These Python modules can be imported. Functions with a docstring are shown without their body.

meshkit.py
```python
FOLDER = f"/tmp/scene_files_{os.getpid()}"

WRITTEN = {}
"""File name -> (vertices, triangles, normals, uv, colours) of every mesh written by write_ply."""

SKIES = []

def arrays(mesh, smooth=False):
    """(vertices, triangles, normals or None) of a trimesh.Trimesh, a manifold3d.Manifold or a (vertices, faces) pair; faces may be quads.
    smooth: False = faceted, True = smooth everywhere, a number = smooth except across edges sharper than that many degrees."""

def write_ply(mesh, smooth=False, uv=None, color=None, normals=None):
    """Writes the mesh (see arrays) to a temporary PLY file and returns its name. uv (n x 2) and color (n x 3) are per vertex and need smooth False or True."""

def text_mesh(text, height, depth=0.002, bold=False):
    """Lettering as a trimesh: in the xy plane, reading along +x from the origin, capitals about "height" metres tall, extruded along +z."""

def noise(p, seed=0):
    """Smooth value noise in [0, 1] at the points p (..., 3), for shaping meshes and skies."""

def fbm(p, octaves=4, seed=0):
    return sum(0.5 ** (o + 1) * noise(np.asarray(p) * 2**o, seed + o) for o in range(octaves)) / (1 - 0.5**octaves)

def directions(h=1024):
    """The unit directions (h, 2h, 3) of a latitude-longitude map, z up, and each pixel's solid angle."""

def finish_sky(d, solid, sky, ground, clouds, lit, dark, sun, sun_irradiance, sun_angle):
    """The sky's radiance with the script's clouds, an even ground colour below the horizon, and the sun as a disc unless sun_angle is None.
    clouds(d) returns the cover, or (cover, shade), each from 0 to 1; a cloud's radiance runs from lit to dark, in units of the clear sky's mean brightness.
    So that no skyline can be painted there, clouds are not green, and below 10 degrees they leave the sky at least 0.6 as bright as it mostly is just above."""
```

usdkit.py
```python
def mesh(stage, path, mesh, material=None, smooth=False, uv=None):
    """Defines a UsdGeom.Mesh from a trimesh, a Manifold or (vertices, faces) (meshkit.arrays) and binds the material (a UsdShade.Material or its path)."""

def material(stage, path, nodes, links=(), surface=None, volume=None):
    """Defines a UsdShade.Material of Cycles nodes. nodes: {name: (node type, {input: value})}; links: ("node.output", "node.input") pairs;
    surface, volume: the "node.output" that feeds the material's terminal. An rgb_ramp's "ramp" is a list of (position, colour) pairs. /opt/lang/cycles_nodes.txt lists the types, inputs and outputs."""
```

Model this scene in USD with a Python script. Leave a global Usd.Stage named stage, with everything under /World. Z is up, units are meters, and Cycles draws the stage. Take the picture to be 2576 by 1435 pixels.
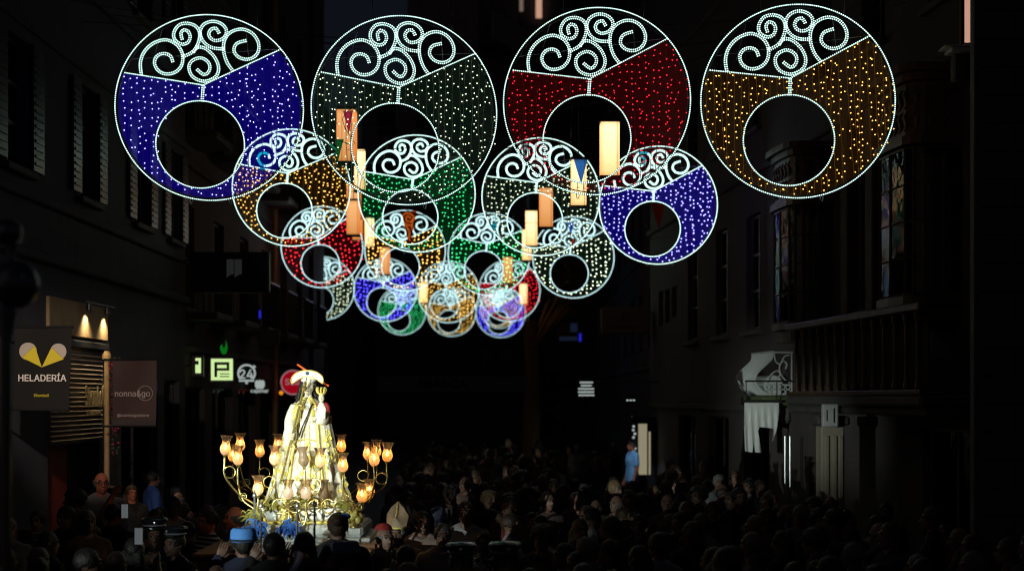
import math, random
import numpy as np, trimesh, manifold3d as m3, usdkit, meshkit
import shapely.geometry as sg
from shapely.ops import unary_union
from pxr import Gf, Sdf, Usd, UsdGeom, UsdLux, UsdShade

rng = np.random.default_rng(7)
R = random.Random(11)
PI = math.pi
stage = Usd.Stage.CreateInMemory()
UsdGeom.SetStageUpAxis(stage, 'Z')
UsdGeom.Xform.Define(stage, '/World')
UsdGeom.Scope.Define(stage, '/World/Looks')

# ------------------------------------------------------------------ camera, sky, lights
F, CZ, HV, CU = 4000.0, 2.9, 1000.0, 1287.5      # focal length in picture units, camera height, horizon row, middle column
cam = UsdGeom.Camera.Define(stage, '/World/camera')
cam.AddTranslateOp().Set(Gf.Vec3d(0, 0, CZ))
cam.AddRotateXYZOp().Set(Gf.Vec3f(90, 0, 0))
cam.CreateHorizontalApertureAttr(36.0)
cam.CreateVerticalApertureAttr(36.0 * 570 / 1024)
cam.CreateFocalLengthAttr(36.0 * F / 2575)
cam.CreateVerticalApertureOffsetAttr((HV - 717.5) / 2575 * 36.0)
cam.CreateClippingRangeAttr(Gf.Vec2f(0.1, 500))
cam.CreateFStopAttr(36.0 * F / 2575 / 44.0)
cam.CreateFocusDistanceAttr(17.5)
cam.CreateExposureAttr(0.0)

SUN_EL, SUN_ROT = 0.6, -2.2
sky_m = usdkit.material(stage, '/World/Looks/night_sky', {
    'sky': ('sky_texture', {'sky_type': 'single_scattering', 'sun_disc': False, 'sun_elevation': SUN_EL, 'sun_rotation': SUN_ROT}),
    'tint': ('mix_color', {'blend_type': 'multiply', 'fac': 1.0, 'b': (1.0, 0.85, 0.95)}),
    'bg': ('background_shader', {'strength': 0.0019})},
    [('sky.color', 'tint.a'), ('tint.result', 'bg.color')], surface='bg.background')
sky = UsdLux.DomeLight.Define(stage, '/World/sky')
UsdShade.MaterialBindingAPI.Apply(sky.GetPrim()).Bind(sky_m)
sky.GetPrim().SetCustomDataByKey('kind', 'structure')
moon = UsdLux.DistantLight.Define(stage, '/World/moon_light')
moon.CreateNormalizeAttr(True); moon.CreateIntensityAttr(0.0006); moon.CreateAngleAttr(0.5)
moon.CreateColorAttr(Gf.Vec3f(0.8, 0.88, 1.0))
moon.AddRotateXYZOp().Set(Gf.Vec3f(58, 0, 55))

def spot(name, pos, target, power, color, cone, soft=0.15, radius=0.05):
    l = UsdLux.SphereLight.Define(stage, '/World/' + name)
    d = Gf.Vec3d(*[float(b - a) for a, b in zip(pos, target)]).GetNormalized()
    up = Gf.Vec3d(0, 0, 1) if abs(d[2]) < 0.99 else Gf.Vec3d(0, 1, 0)
    x = Gf.Cross(d, up).GetNormalized(); y = Gf.Cross(x, d); z = -d
    l.AddTransformOp().Set(Gf.Matrix4d(x[0], x[1], x[2], 0, y[0], y[1], y[2], 0, z[0], z[1], z[2], 0, *[float(c) for c in pos], 1))
    l.CreateRadiusAttr(radius); l.CreateNormalizeAttr(True); l.CreateIntensityAttr(power); l.CreateColorAttr(Gf.Vec3f(*color))
    s = UsdLux.ShapingAPI.Apply(l.GetPrim())
    s.CreateShapingConeAngleAttr(cone); s.CreateShapingConeSoftnessAttr(soft)
    return l

# the white floodlight at the left kerb that lights the statue and, past it, the house on the right
FLOOD = (-8.0, 5.0, 3.0)
FAZ, FEL = math.radians(31.8), math.radians(-2.7)
spot('floodlight_beam', FLOOD, (FLOOD[0] + 10 * math.sin(FAZ), FLOOD[1] + 10 * math.cos(FAZ), FLOOD[2] + 10 * math.tan(FEL)), 2150.0, (0.86, 1.0, 0.92), 10.5, 0.12, 0.03)
FLOOD2 = (-3.2, 4.5, 3.6)
spot('front_floodlight_beam', FLOOD2, (-2.03, 16.0, 2.49), 1900.0, (0.96, 1.0, 0.84), 5.4, 0.2, 0.015)
spot('unseen_front_spot_beam', (2.2, 34.6, 3.3), (2.70, 36.0, 1.45), 30.0, (0.75, 0.9, 1.0), 16, 0.3, 0.03)  # unseen lamp in front of the man in light blue, away from ceiling spots
# shop spotlight on the ice-cream banner
spot('banner_spotlight_beam', (-3.6, 10.5, 4.4), (-5.02, 18.6, 3.1), 300.0, (1.0, 0.82, 0.68), 9.5, 0.6, 0.05)
# the two downlights over the shutter
for i, yy in enumerate((21.25, 22.2)):
    spot('wall_downlight_beam_%03d' % i, (-5.605, yy, 4.06), (-5.69, yy, 3.5), 12.0, (1.0, 0.74, 0.40), 58, 1.0, 0.012)

# ------------------------------------------------------------------ helpers
used = {}
def numbered(parent, name):
    k = (parent, name); n = used.get(k, 0); used[k] = n + 1
    return name if n == 0 else '%s_%03d' % (name, n)
def pth(parent):
    return '/World' if parent is None else str(parent.GetPath())
def setd(o, label=None, cat=None, group=None, kind=None):
    for k, v in (('label', label), ('category', cat), ('group', group), ('kind', kind)):
        if v: o.SetCustomDataByKey(k, v)
    return o
def thing(name, label, cat, loc=(0, 0, 0), rz=0.0, group=None, sc=1.0, rx=0.0, ry=0.0):
    x = UsdGeom.Xform.Define(stage, '/World/' + numbered(None, name))
    x.AddTranslateOp().Set(Gf.Vec3d(*map(float, loc))); x.AddRotateXYZOp().Set(Gf.Vec3f(rx, ry, rz)); x.AddScaleOp().Set(Gf.Vec3f(sc, sc, sc))
    return setd(x.GetPrim(), label, cat, group)
def dup(src, loc, rz=0.0, label=None, cat=None, group=None, sc=1.0, rx=0.0, ry=0.0, name=None):
    base = name or src.GetName().rstrip('0123456789').rstrip('_')
    r = thing(base, label, cat or src.GetCustomDataByKey('category'), loc, rz, group, sc, rx, ry)
    r.GetReferences().AddInternalReference(src.GetPath()); r.SetInstanceable(True)
    return r
def group_of(name, parent):
    return UsdGeom.Xform.Define(stage, pth(parent) + '/' + numbered(pth(parent), name)).GetPrim()
def obj(name, mesh, mat, parent=None, smooth=False, label=None, cat=None, group=None, kind=None):
    if isinstance(mesh, list): mesh = cat_(mesh)
    m = usdkit.mesh(stage, pth(parent) + '/' + numbered(None if parent is None else pth(parent), name), mesh, mat, smooth)
    return setd(m.GetPrim(), label, cat, group, kind)
def at(u, v, Y):
    return np.array([(u - CU) * Y / F, Y, CZ + (HV - v) * Y / F])
def cat_(l):
    out_v, out_f, n = [], [], 0
    for a in l:
        if hasattr(a, 'to_mesh'):
            mm = a.to_mesh(); v, f = mm.vert_properties[:, :3], mm.tri_verts
        elif isinstance(a, tuple): v, f = a
        else: v, f = a.vertices, a.faces
        v = np.asarray(v, float); f = np.asarray(f, int)
        if f.shape[1] == 4: f = np.vstack([f[:, [0, 1, 2]], f[:, [0, 2, 3]]])
        out_v.append(v); out_f.append(f + n); n += len(v)
    return np.vstack(out_v), np.vstack(out_f)
BOXF = np.array([[0, 2, 3], [0, 3, 1], [4, 5, 7], [4, 7, 6], [0, 1, 5], [0, 5, 4], [2, 6, 7], [2, 7, 3], [0, 4, 6], [0, 6, 2], [1, 3, 7], [1, 7, 5]])
def box(x0, x1, y0, y1, z0, z1):
    return np.array([[x, y, z] for z in (z0, z1) for y in (y0, y1) for x in (x0, x1)], float), BOXF
def bbox(x0, x1, y0, y1, z0, z1, b=0.01):
    """box with chamfered edges"""
    b = min(b, 0.45 * min(x1 - x0, y1 - y0, z1 - z0)); p = []
    for sx, ex in ((x0, 1), (x1, -1)):
        for sy, ey in ((y0, 1), (y1, -1)):
            for sz, ez in ((z0, 1), (z1, -1)):
                p += [[sx, sy + ey * b, sz + ez * b], [sx + ex * b, sy, sz + ez * b], [sx + ex * b, sy + ey * b, sz]]
    return m3.Manifold.hull_points(np.array(p, float))
def xf(mesh, loc=(0, 0, 0), rz=0, rx=0, ry=0, sc=1):
    v, f = cat_([mesh]); v = v * np.asarray(sc, float)
    for ang, ax in ((rx, 0), (ry, 1), (rz, 2)):
        if ang:
            c, s = math.cos(ang), math.sin(ang); i, j = ((1, 2), (2, 0), (0, 1))[ax]
            w = v.copy(); w[:, i] = c * v[:, i] - s * v[:, j]; w[:, j] = s * v[:, i] + c * v[:, j]; v = w
    return v + np.asarray(loc, float), f
def tube(p, r, sides=6, closed=False, cap=True):
    p = np.asarray(p, float); n = len(p); r = np.broadcast_to(np.asarray(r, float), n)
    t = (np.roll(p, -1, 0) - np.roll(p, 1, 0)) if closed else np.gradient(p, axis=0)
    t /= np.maximum(np.linalg.norm(t, axis=1, keepdims=True), 1e-9)
    ref = np.array([0, 0, 1.0]) if abs(t[0, 2]) < 0.9 else np.array([0, 1.0, 0])
    u = np.zeros_like(p); a = ref - t[0] * (ref @ t[0]); a /= np.linalg.norm(a); u[0] = a
    for i in range(1, n):
        a = u[i - 1] - t[i] * (u[i - 1] @ t[i]); l = np.linalg.norm(a); u[i] = a / l if l > 1e-6 else u[i - 1]
    w = np.cross(t, u); ang = np.arange(sides) * 2 * PI / sides
    v = (p[:, None] + r[:, None, None] * (np.cos(ang)[None, :, None] * u[:, None] + np.sin(ang)[None, :, None] * w[:, None])).reshape(-1, 3)
    m = n if closed else n - 1
    i, j = np.meshgrid(np.arange(m), np.arange(sides), indexing='ij'); i2 = (i + 1) % n; j2 = (j + 1) % sides
    q = np.stack([i * sides + j, i * sides + j2, i2 * sides + j2, i2 * sides + j], -1).reshape(-1, 4)
    f = np.vstack([q[:, [0, 1, 2]], q[:, [0, 2, 3]]])
    if cap and not closed:
        k = len(v); v = np.vstack([v, p[0], p[-1]])
        a = np.arange(sides); b = (a + 1) % sides; e = (n - 1) * sides
        f = np.vstack([f, np.stack([np.full(sides, k), b, a], 1), np.stack([np.full(sides, k + 1), e + a, e + b], 1)])
    return v, f
def spline(p, n=12, closed=False):
    p = np.asarray(p, float); out = []; N = len(p)
    for i in range(N if closed else N - 1):
        a, b, c, d = (p[(i + k) % N] if closed else p[min(max(i + k, 0), N - 1)] for k in (-1, 0, 1, 2))
        for t in np.arange(n) / n:
            out.append(0.5 * (2 * b + (c - a) * t + (2 * a - 5 * b + 4 * c - d) * t * t + (3 * b - a - 3 * c + d) * t ** 3))
    if not closed: out.append(p[-1])
    return np.array(out)
def resample(p, step):
    d = np.r_[0, np.cumsum(np.linalg.norm(np.diff(p, axis=0), axis=1))]
    s = np.linspace(0, d[-1], max(2, int(round(d[-1] / step)) + 1))
    return np.stack([np.interp(s, d, p[:, k]) for k in range(p.shape[1])], 1)
ICO = trimesh.creation.icosahedron(); OCT = (np.array([[1, 0, 0], [-1, 0, 0], [0, 1, 0], [0, -1, 0], [0, 0, 1], [0, 0, -1]], float), np.array([[0, 2, 4], [2, 1, 4], [1, 3, 4], [3, 0, 4], [2, 0, 5], [1, 2, 5], [3, 1, 5], [0, 3, 5]]))
def beads(pts, r, shape=None, sc=(1, 1, 1)):
    v0, f0 = (np.asarray(ICO.vertices), np.asarray(ICO.faces)) if shape is None else shape
    pts = np.asarray(pts, float); v = (pts[:, None] + v0[None] * np.asarray(sc) * r).reshape(-1, 3)
    f = (f0[None] + (np.arange(len(pts)) * len(v0))[:, None, None]).reshape(-1, 3)
    return v, f
def ball(c, r, sub=2, sc=(1, 1, 1)):
    s = trimesh.creation.icosphere(sub); return s.vertices * r * np.asarray(sc) + np.asarray(c, float), s.faces
def lathe(prof, n=24, loc=(0, 0, 0), closed=False):
    prof = np.asarray(prof, float); a = np.arange(n) * 2 * PI / n
    v = np.stack([prof[:, 0][:, None] * np.cos(a), prof[:, 0][:, None] * np.sin(a), np.repeat(prof[:, 1][:, None], n, 1)], -1).reshape(-1, 3)
    i, j = np.meshgrid(np.arange(len(prof) - 1), np.arange(n), indexing='ij'); j2 = (j + 1) % n
    q = np.stack([i * n + j, i * n + j2, (i + 1) * n + j2, (i + 1) * n + j], -1).reshape(-1, 4)
    return v + np.asarray(loc, float), np.vstack([q[:, [0, 1, 2]], q[:, [0, 2, 3]]])
def extrude(poly, depth):
    """polygon in x,z; thickness along y from 0 (front) to depth"""
    l = []
    for g in getattr(poly, 'geoms', [poly]):
        if g.is_empty or g.geom_type != 'Polygon': continue
        m = trimesh.creation.extrude_polygon(g, depth, engine='earcut'); l.append((np.stack([m.vertices[:, 0], depth - m.vertices[:, 2], m.vertices[:, 1]], 1), m.faces))
    return cat_(l)
def text(s, h, depth=0.004, bold=False, width=None, center=True):
    """lettering in the x,z plane facing -y, front at y = -depth"""
    v, f = cat_([meshkit.text_mesh(s, h, depth, bold)])
    if center: v[:, 0] -= (v[:, 0].min() + v[:, 0].max()) / 2
    if width: v[:, 0] *= width / (v[:, 0].max() - v[:, 0].min())
    return np.stack([v[:, 0], -v[:, 2], v[:, 1]], 1), f

# ------------------------------------------------------------------ materials
M = {}
def mat(name, col, rough=0.6, metal=0.0, var=0.0, scale=6.0, bump=0.0, bscale=40.0, col2=None, coords='object', emis=None, estr=0.0, **kw):
    n = {'p': ('principled_bsdf', {'roughness': rough, 'metallic': metal, **kw})}; l = []
    if emis: n['p'][1].update(emission_color=emis, emission_strength=estr)
    if var or bump or col2:
        n['tc'] = ('texture_coordinate', {})
    if var or col2:
        n['nz'] = ('noise_texture', {'scale': scale, 'detail': 5, 'roughness': 0.6})
        c2 = col2 or tuple(c * (1 - var) for c in col); c1 = col if col2 else tuple(min(1, c * (1 + var * 0.5)) for c in col)
        n['rp'] = ('rgb_ramp', {'ramp': [(0.3, c2), (0.68, c1)]})
        l += [('tc.' + coords, 'nz.vector'), ('nz.fac', 'rp.fac'), ('rp.color', 'p.base_color')]
    else: n['p'][1]['base_color'] = col
    if bump:
        n['nb'] = ('noise_texture', {'scale': bscale, 'detail': 4}); n['bp'] = ('bump', {'strength': bump, 'distance': 0.02})
        l += [('tc.' + coords, 'nb.vector'), ('nb.fac', 'bp.height'), ('bp.normal', 'p.normal')]
    M[name] = usdkit.material(stage, '/World/Looks/' + name, n, l, surface='p.BSDF'); return M[name]
def emit(name, col, s):
    M[name] = usdkit.material(stage, '/World/Looks/' + name, {'e': ('emission', {'color': col, 'strength': s})}, [], surface='e.emission'); return M[name]

emit('rope_bead', (0.66, 1.0, 0.90), 2.0)
emit('rope_bead_mid', (0.66, 1.0, 0.92), 2.5)
emit('rope_bead_far', (0.62, 0.95, 0.98), 2.1)
mat('rope_tube', (0.22, 0.27, 0.27), 0.35)
LED = {'blue': ((0.32, 0.28, 1.0), 5.5), 'white': ((0.86, 1.0, 0.66), 2.2), 'red': ((1.0, 0.015, 0.03), 2.6), 'amber': ((1.0, 0.58, 0.11), 3.0), 'green': ((0.05, 1.0, 0.30), 2.0)}
PAINTED_GLOW = {'blue': ((0.02, 0.003, 1.0), 0.055), 'white': ((0.4, 1.0, 0.6), 0.003), 'red': ((1.0, 0.0, 0.02), 0.009), 'amber': ((1.0, 0.42, 0.02), 0.005), 'green': ((0.0, 1.0, 0.25), 0.008)}
for k, (c, s) in LED.items(): emit('led_' + k, c, s); emit('led_far_' + k, (0.10, 0.08, 1.0) if k == 'blue' else c, s * 4.0)
for k, (c, s) in PAINTED_GLOW.items():
    M['painted_glow_' + k] = usdkit.material(stage, '/World/Looks/painted_glow_' + k, {'t': ('transparent_bsdf', {'color': (0.97, 0.97, 0.97)}), 'e': ('emission', {'color': c, 'strength': s}), 'a': ('add_closure', {})},
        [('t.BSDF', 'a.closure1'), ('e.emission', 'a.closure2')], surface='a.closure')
WIRE = {'blue': (0.05, 0.05, 0.3), 'white': (0.25, 0.28, 0.22), 'red': (0.12, 0.01, 0.01), 'amber': (0.5, 0.25, 0.04), 'green': (0.03, 0.2, 0.08)}
for k, c in WIRE.items(): mat('wire_' + k, c, 0.4)
mat('steel', (0.5, 0.5, 0.52), 0.35, 0.9)
mat('black_cable', (0.07, 0.07, 0.075), 0.5)
mat('lantern_cap', (0.06, 0.05, 0.045), 0.5, 0.5)
# lamp boxes of opal plastic: whitest round the tube inside, warmer towards the edges and the ends
for nm, c, e, s in (('lantern_white', (1.0, 0.80, 0.43), (1.0, 0.45, 0.12), 1.55), ('lantern_amber', (1.0, 0.50, 0.19), (1.0, 0.28, 0.05), 0.92)):
    M[nm] = usdkit.material(stage, '/World/Looks/' + nm, {'tc': ('texture_coordinate', {}), 'sep': ('separate_xyz', {}), 'r': ('rgb_ramp', {'ramp': [(0.0, (0.55, 0.42, 0.3)), (0.08, (0.8, 0.66, 0.5)), (0.45, (0.95, 0.9, 0.85)), (0.88, (1.1, 1.1, 1.1)), (1.0, (0.8, 0.7, 0.6))]}),
        'ab': ('math', {'math_type': 'absolute'}), 'er': ('rgb_ramp', {'ramp': [(0.0, c), (0.4, c), (0.72, tuple(0.62 * a + 0.38 * b for a, b in zip(c, e))), (1.0, e)]}), 'ex': ('map_range', {'from_min': 0.0, 'from_max': 0.15}),
        'mul': ('mix_color', {'blend_type': 'multiply', 'fac': 1.0}), 'e': ('emission', {'strength': s}), 'mr': ('map_range', {'from_min': 0.0, 'from_max': 0.74})},
        [('tc.object', 'sep.vector'), ('sep.x', 'ab.value1'), ('ab.value', 'ex.value'), ('ex.result', 'er.fac'), ('er.color', 'mul.a'), ('sep.z', 'mr.value'), ('mr.result', 'r.fac'), ('r.color', 'mul.b'), ('mul.result', 'e.color')], surface='e.emission')
# city fabric
mat('asphalt', (0.05, 0.05, 0.052), 0.7, var=0.3, scale=3, bump=0.2, bscale=60)
mat('paving', (0.20, 0.19, 0.18), 0.6, var=0.3, scale=2, bump=0.15)
mat('granite', (0.09, 0.084, 0.08), 0.75, var=0.3, scale=2.5, bump=0.25, bscale=50)
mat('granite_dark', (0.11, 0.10, 0.095), 0.75, var=0.3, scale=2.5, bump=0.25, bscale=50)
mat('stucco_grey', (0.075, 0.078, 0.10), 0.85, var=0.22, scale=1.2, bump=0.2, bscale=60)
mat('stucco_brown', (0.08, 0.065, 0.065), 0.85, var=0.22, scale=1.2, bump=0.2, bscale=60)
mat('stucco_cream', (0.42, 0.36, 0.28), 0.8, var=0.2, scale=2, bump=0.2, bscale=60)
mat('shop_tan', (0.40, 0.30, 0.17), 0.7, var=0.2, scale=3, bump=0.15)
mat('dark_paint', (0.03, 0.033, 0.036), 0.35, var=0.2, scale=4)
mat('bronze_dark', (0.22, 0.22, 0.25), 0.28, 0.85)
mat('dark_metal', (0.045, 0.045, 0.05), 0.35, 0.6)
mat('iron_white', (0.62, 0.64, 0.63), 0.5, var=0.12, scale=9)
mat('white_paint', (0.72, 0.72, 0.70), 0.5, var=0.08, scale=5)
mat('wood_dark', (0.10, 0.055, 0.03), 0.45, var=0.4, scale=5)
mat('wood_frame', (0.07, 0.05, 0.04), 0.4, var=0.3, scale=5)
mat('shutter_slat', (0.60, 0.54, 0.47), 0.35, var=0.1)
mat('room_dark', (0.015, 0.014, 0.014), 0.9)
mat('curtain', (0.5, 0.42, 0.36), 0.9, var=0.2)
mat('red_door', (0.28, 0.03, 0.02), 0.5, var=0.2)
mat('post_tan', (0.48, 0.33, 0.16), 0.6, var=0.2, scale=8)
mat('bark', (0.20, 0.13, 0.06), 0.9, var=0.4, scale=12, bump=0.5, bscale=30)
mat('leaf', (0.05, 0.075, 0.03), 0.6, var=0.4, scale=10)
mat('planter_green', (0.10, 0.13, 0.05), 0.7, var=0.3)
M['window_glass'] = usdkit.material(stage, '/World/Looks/window_glass', {'f': ('fresnel', {'IOR': 1.6}), 't': ('transparent_bsdf', {'color': (0.75, 0.78, 0.8)}), 'g': ('glossy_bsdf', {'color': (0.32, 0.32, 0.32), 'roughness': 0.06}),
    'm': ('mix_closure', {}), 'tc': ('texture_coordinate', {}), 'n': ('noise_texture', {'scale': 2.6, 'detail': 2}), 'b': ('bump', {'strength': 0.45, 'distance': 0.05})},
    [('f.fac', 'm.fac'), ('t.BSDF', 'm.closure1'), ('g.BSDF', 'm.closure2'), ('tc.object', 'n.vector'), ('n.fac', 'b.height'), ('b.normal', 'g.normal')], surface='m.closure')
mat('dull_glass', (0.02, 0.021, 0.024), 0.35)
# signs
emit('sign_lime', (0.74, 1.0, 0.42), 0.85)
emit('sign_white', (0.80, 0.92, 0.88), 0.42)
emit('sign_pale', (0.85, 1.0, 0.9), 0.5)
emit('sign_red', (1.0, 0.008, 0.03), 0.27)
emit('sign_redtext', (1.0, 0.45, 0.5), 0.28)
emit('sign_orange', (1.0, 0.3, 0.01), 0.8)
emit('sign_green', (0.02, 1.0, 0.05), 0.13)
emit('sign_blue', (0.03, 0.03, 1.0), 0.5)
emit('sign_blue_dim', (0.2, 0.3, 0.7), 0.03)
emit('window_pillar_peach', (1.0, 0.55, 0.38), 0.55)
emit('lit_window_warm', (1.0, 0.72, 0.55), 0.16)
emit('panel_grey_glow', (0.7, 0.72, 0.72), 0.02)  # faint glow put on the pale panels of the blade sign
emit('lit_panel_cream', (1.0, 0.88, 0.58), 0.26)
emit('phone_screen', (0.85, 0.95, 1.0), 0.10)
mat('banner_black', (0.006, 0.0045, 0.0035), 0.8, bump=0.25, bscale=7)
mat('banner_brown', (0.075, 0.032, 0.027), 0.6, bump=0.25, bscale=7)
mat('print_white', (0.92, 0.86, 0.80), 0.5)
mat('print_beige', (0.60, 0.52, 0.44), 0.5)
mat('print_yellow', (0.90, 0.72, 0.02), 0.5)
mat('print_pink', (0.75, 0.62, 0.58), 0.5)
mat('letter_gold', (0.80, 0.70, 0.45), 0.4)
mat('sign_black', (0.012, 0.012, 0.013), 0.4)
mat('sign_brown', (0.20, 0.14, 0.11), 0.6)
mat('end_wall', (0.24, 0.19, 0.17), 0.85, var=0.25, scale=0.8)
mat('band_grey', (0.62, 0.62, 0.66), 0.6, var=0.15)
mat('flower_magenta', (0.75, 0.02, 0.22), 0.6, var=0.3)
mat('flower_blue', (0.06, 0.22, 0.75), 0.7, var=0.4, scale=20)
mat('foliage_gold', (0.25, 0.24, 0.04), 0.6, var=0.5, scale=20)
# statue and float
mat('ivory_face', (0.66, 0.58, 0.42), 0.35)
mat('silk_gold', (0.60, 0.54, 0.17), 0.45, var=0.25, scale=40, bump=0.3, bscale=90)
mat('silk_white', (0.74, 0.73, 0.62), 0.5, var=0.06, scale=14, bump=0.12, bscale=50)
mat('gold', (0.80, 0.66, 0.18), 0.38, 0.3, var=0.3, scale=60, bump=0.3, bscale=120)
mat('gold_thread', (0.66, 0.58, 0.12), 0.5)
mat('brass', (0.72, 0.60, 0.22), 0.22, 0.85)
mat('hair_black', (0.018, 0.013, 0.010), 0.35, bump=0.4, bscale=90)
mat('red_cloth', (0.30, 0.02, 0.02), 0.7)
mat('orange_lacquer', (0.85, 0.13, 0.03), 0.35)
mat('blue_stone', (0.03, 0.06, 0.12), 0.2)
mat('silver', (0.75, 0.76, 0.78), 0.2, 0.9)
mat('float_white', (0.74, 0.76, 0.74), 0.4, var=0.05)
mat('float_wood', (0.28, 0.13, 0.06), 0.45, var=0.35, scale=8)
emit('candle_flame', (1.0, 0.47, 0.11), 42.0)
emit('candle_flame_dim', (1.0, 0.75, 0.5), 5.0)
M['shade_glass'] = usdkit.material(stage, '/World/Looks/shade_glass', {'t': ('transparent_bsdf', {'color': (1.0, 0.93, 0.86)}), 'g': ('glossy_bsdf', {'roughness': 0.1, 'color': (1, 0.95, 0.9)}), 'd': ('translucent_bsdf', {'color': (0.9, 0.75, 0.6)}),
    'm1': ('mix_closure', {'fac': 0.34}), 'm2': ('mix_closure', {}), 'f': ('fresnel', {'IOR': 1.45})},
    [('t.BSDF', 'm1.closure1'), ('d.BSDF', 'm1.closure2'), ('m1.closure', 'm2.closure1'), ('g.BSDF', 'm2.closure2'), ('f.fac', 'm2.fac')], surface='m2.closure')
M['shade_frosted'] = usdkit.material(stage, '/World/Looks/shade_frosted', {'t': ('transparent_bsdf', {'color': (1.0, 0.9, 0.8)}), 'd': ('translucent_bsdf', {'color': (0.95, 0.70, 0.48)}), 'df': ('diffuse_bsdf', {'color': (0.82, 0.74, 0.68)}),
    'm1': ('mix_closure', {'fac': 0.45}), 'm2': ('mix_closure', {'fac': 0.22})},
    [('d.BSDF', 'm1.closure1'), ('df.BSDF', 'm1.closure2'), ('m1.closure', 'm2.closure1'), ('t.BSDF', 'm2.closure2')], surface='m2.closure')
mat('unlit_brown_shade', (0.30, 0.20, 0.12), 0.3, alpha=0.75)  # brown of the unlit, shadowed lamps put into the glass colour
# people
SK = {'light': (0.22, 0.12, 0.085), 'tan': (0.18, 0.10, 0.07), 'red': (0.48, 0.15, 0.085)}  # the red tone puts reddish light on some faces into the skin
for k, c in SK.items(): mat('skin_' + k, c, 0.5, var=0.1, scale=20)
CL = {'black': (0.012, 0.012, 0.014), 'navy': (0.018, 0.022, 0.05), 'grey': (0.12, 0.12, 0.13), 'white': (0.32, 0.31, 0.31), 'cream': (0.30, 0.22, 0.19), 'sky': (0.20, 0.45, 0.80), 'blue': (0.04, 0.10, 0.40), 'brown': (0.10, 0.06, 0.04), 'red': (0.12, 0.015, 0.015), 'olive': (0.06, 0.06, 0.035), 'pink': (0.13, 0.08, 0.08)}
for k, c in CL.items(): mat('cloth_' + k, c, 0.85, var=0.15, scale=18, bump=0.25, bscale=35)
HR = {'black': (0.012, 0.010, 0.009), 'brown': (0.05, 0.028, 0.016), 'grey': (0.15, 0.145, 0.14), 'blond': (0.17, 0.11, 0.05)}
for k, c in HR.items(): mat('hair_p_' + k, c, 0.5, var=0.3, scale=30, bump=0.5, bscale=60)
M['cloth_stripe'] = usdkit.material(stage, '/World/Looks/cloth_stripe', {'tc': ('texture_coordinate', {}), 'w': ('wave_texture', {'bands_direction': 'z', 'scale': 7.0, 'distortion': 0.4}), 'r': ('rgb_ramp', {'ramp': [(0.45, (0.02, 0.02, 0.03)), (0.55, (0.6, 0.6, 0.6))]}), 'p': ('principled_bsdf', {'roughness': 0.9})},
    [('tc.object', 'w.vector'), ('w.fac', 'r.fac'), ('r.color', 'p.base_color')], surface='p.BSDF')
M['cloth_pattern'] = usdkit.material(stage, '/World/Looks/cloth_pattern', {'tc': ('texture_coordinate', {}), 'w': ('voronoi_texture', {'scale': 34.0}), 'r': ('rgb_ramp', {'ramp': [(0.35, (0.5, 0.52, 0.5)), (0.5, (0.03, 0.05, 0.07))]}), 'p': ('principled_bsdf', {'roughness': 0.9})},
    [('tc.object', 'w.vector'), ('w.distance', 'r.fac'), ('r.color', 'p.base_color')], surface='p.BSDF')
mat('cap_blue', (0.09, 0.30, 0.78), 0.75, var=0.1, bump=0.2)
mat('cap_dull', (0.14, 0.19, 0.30), 0.8, var=0.1, bump=0.2)
mat('cap_visor', (0.01, 0.01, 0.012), 0.12)
mat('cap_band', (0.5, 0.5, 0.55), 0.25, 0.7)
mat('mitre_silk', (0.36, 0.25, 0.15), 0.6, var=0.12)
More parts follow.
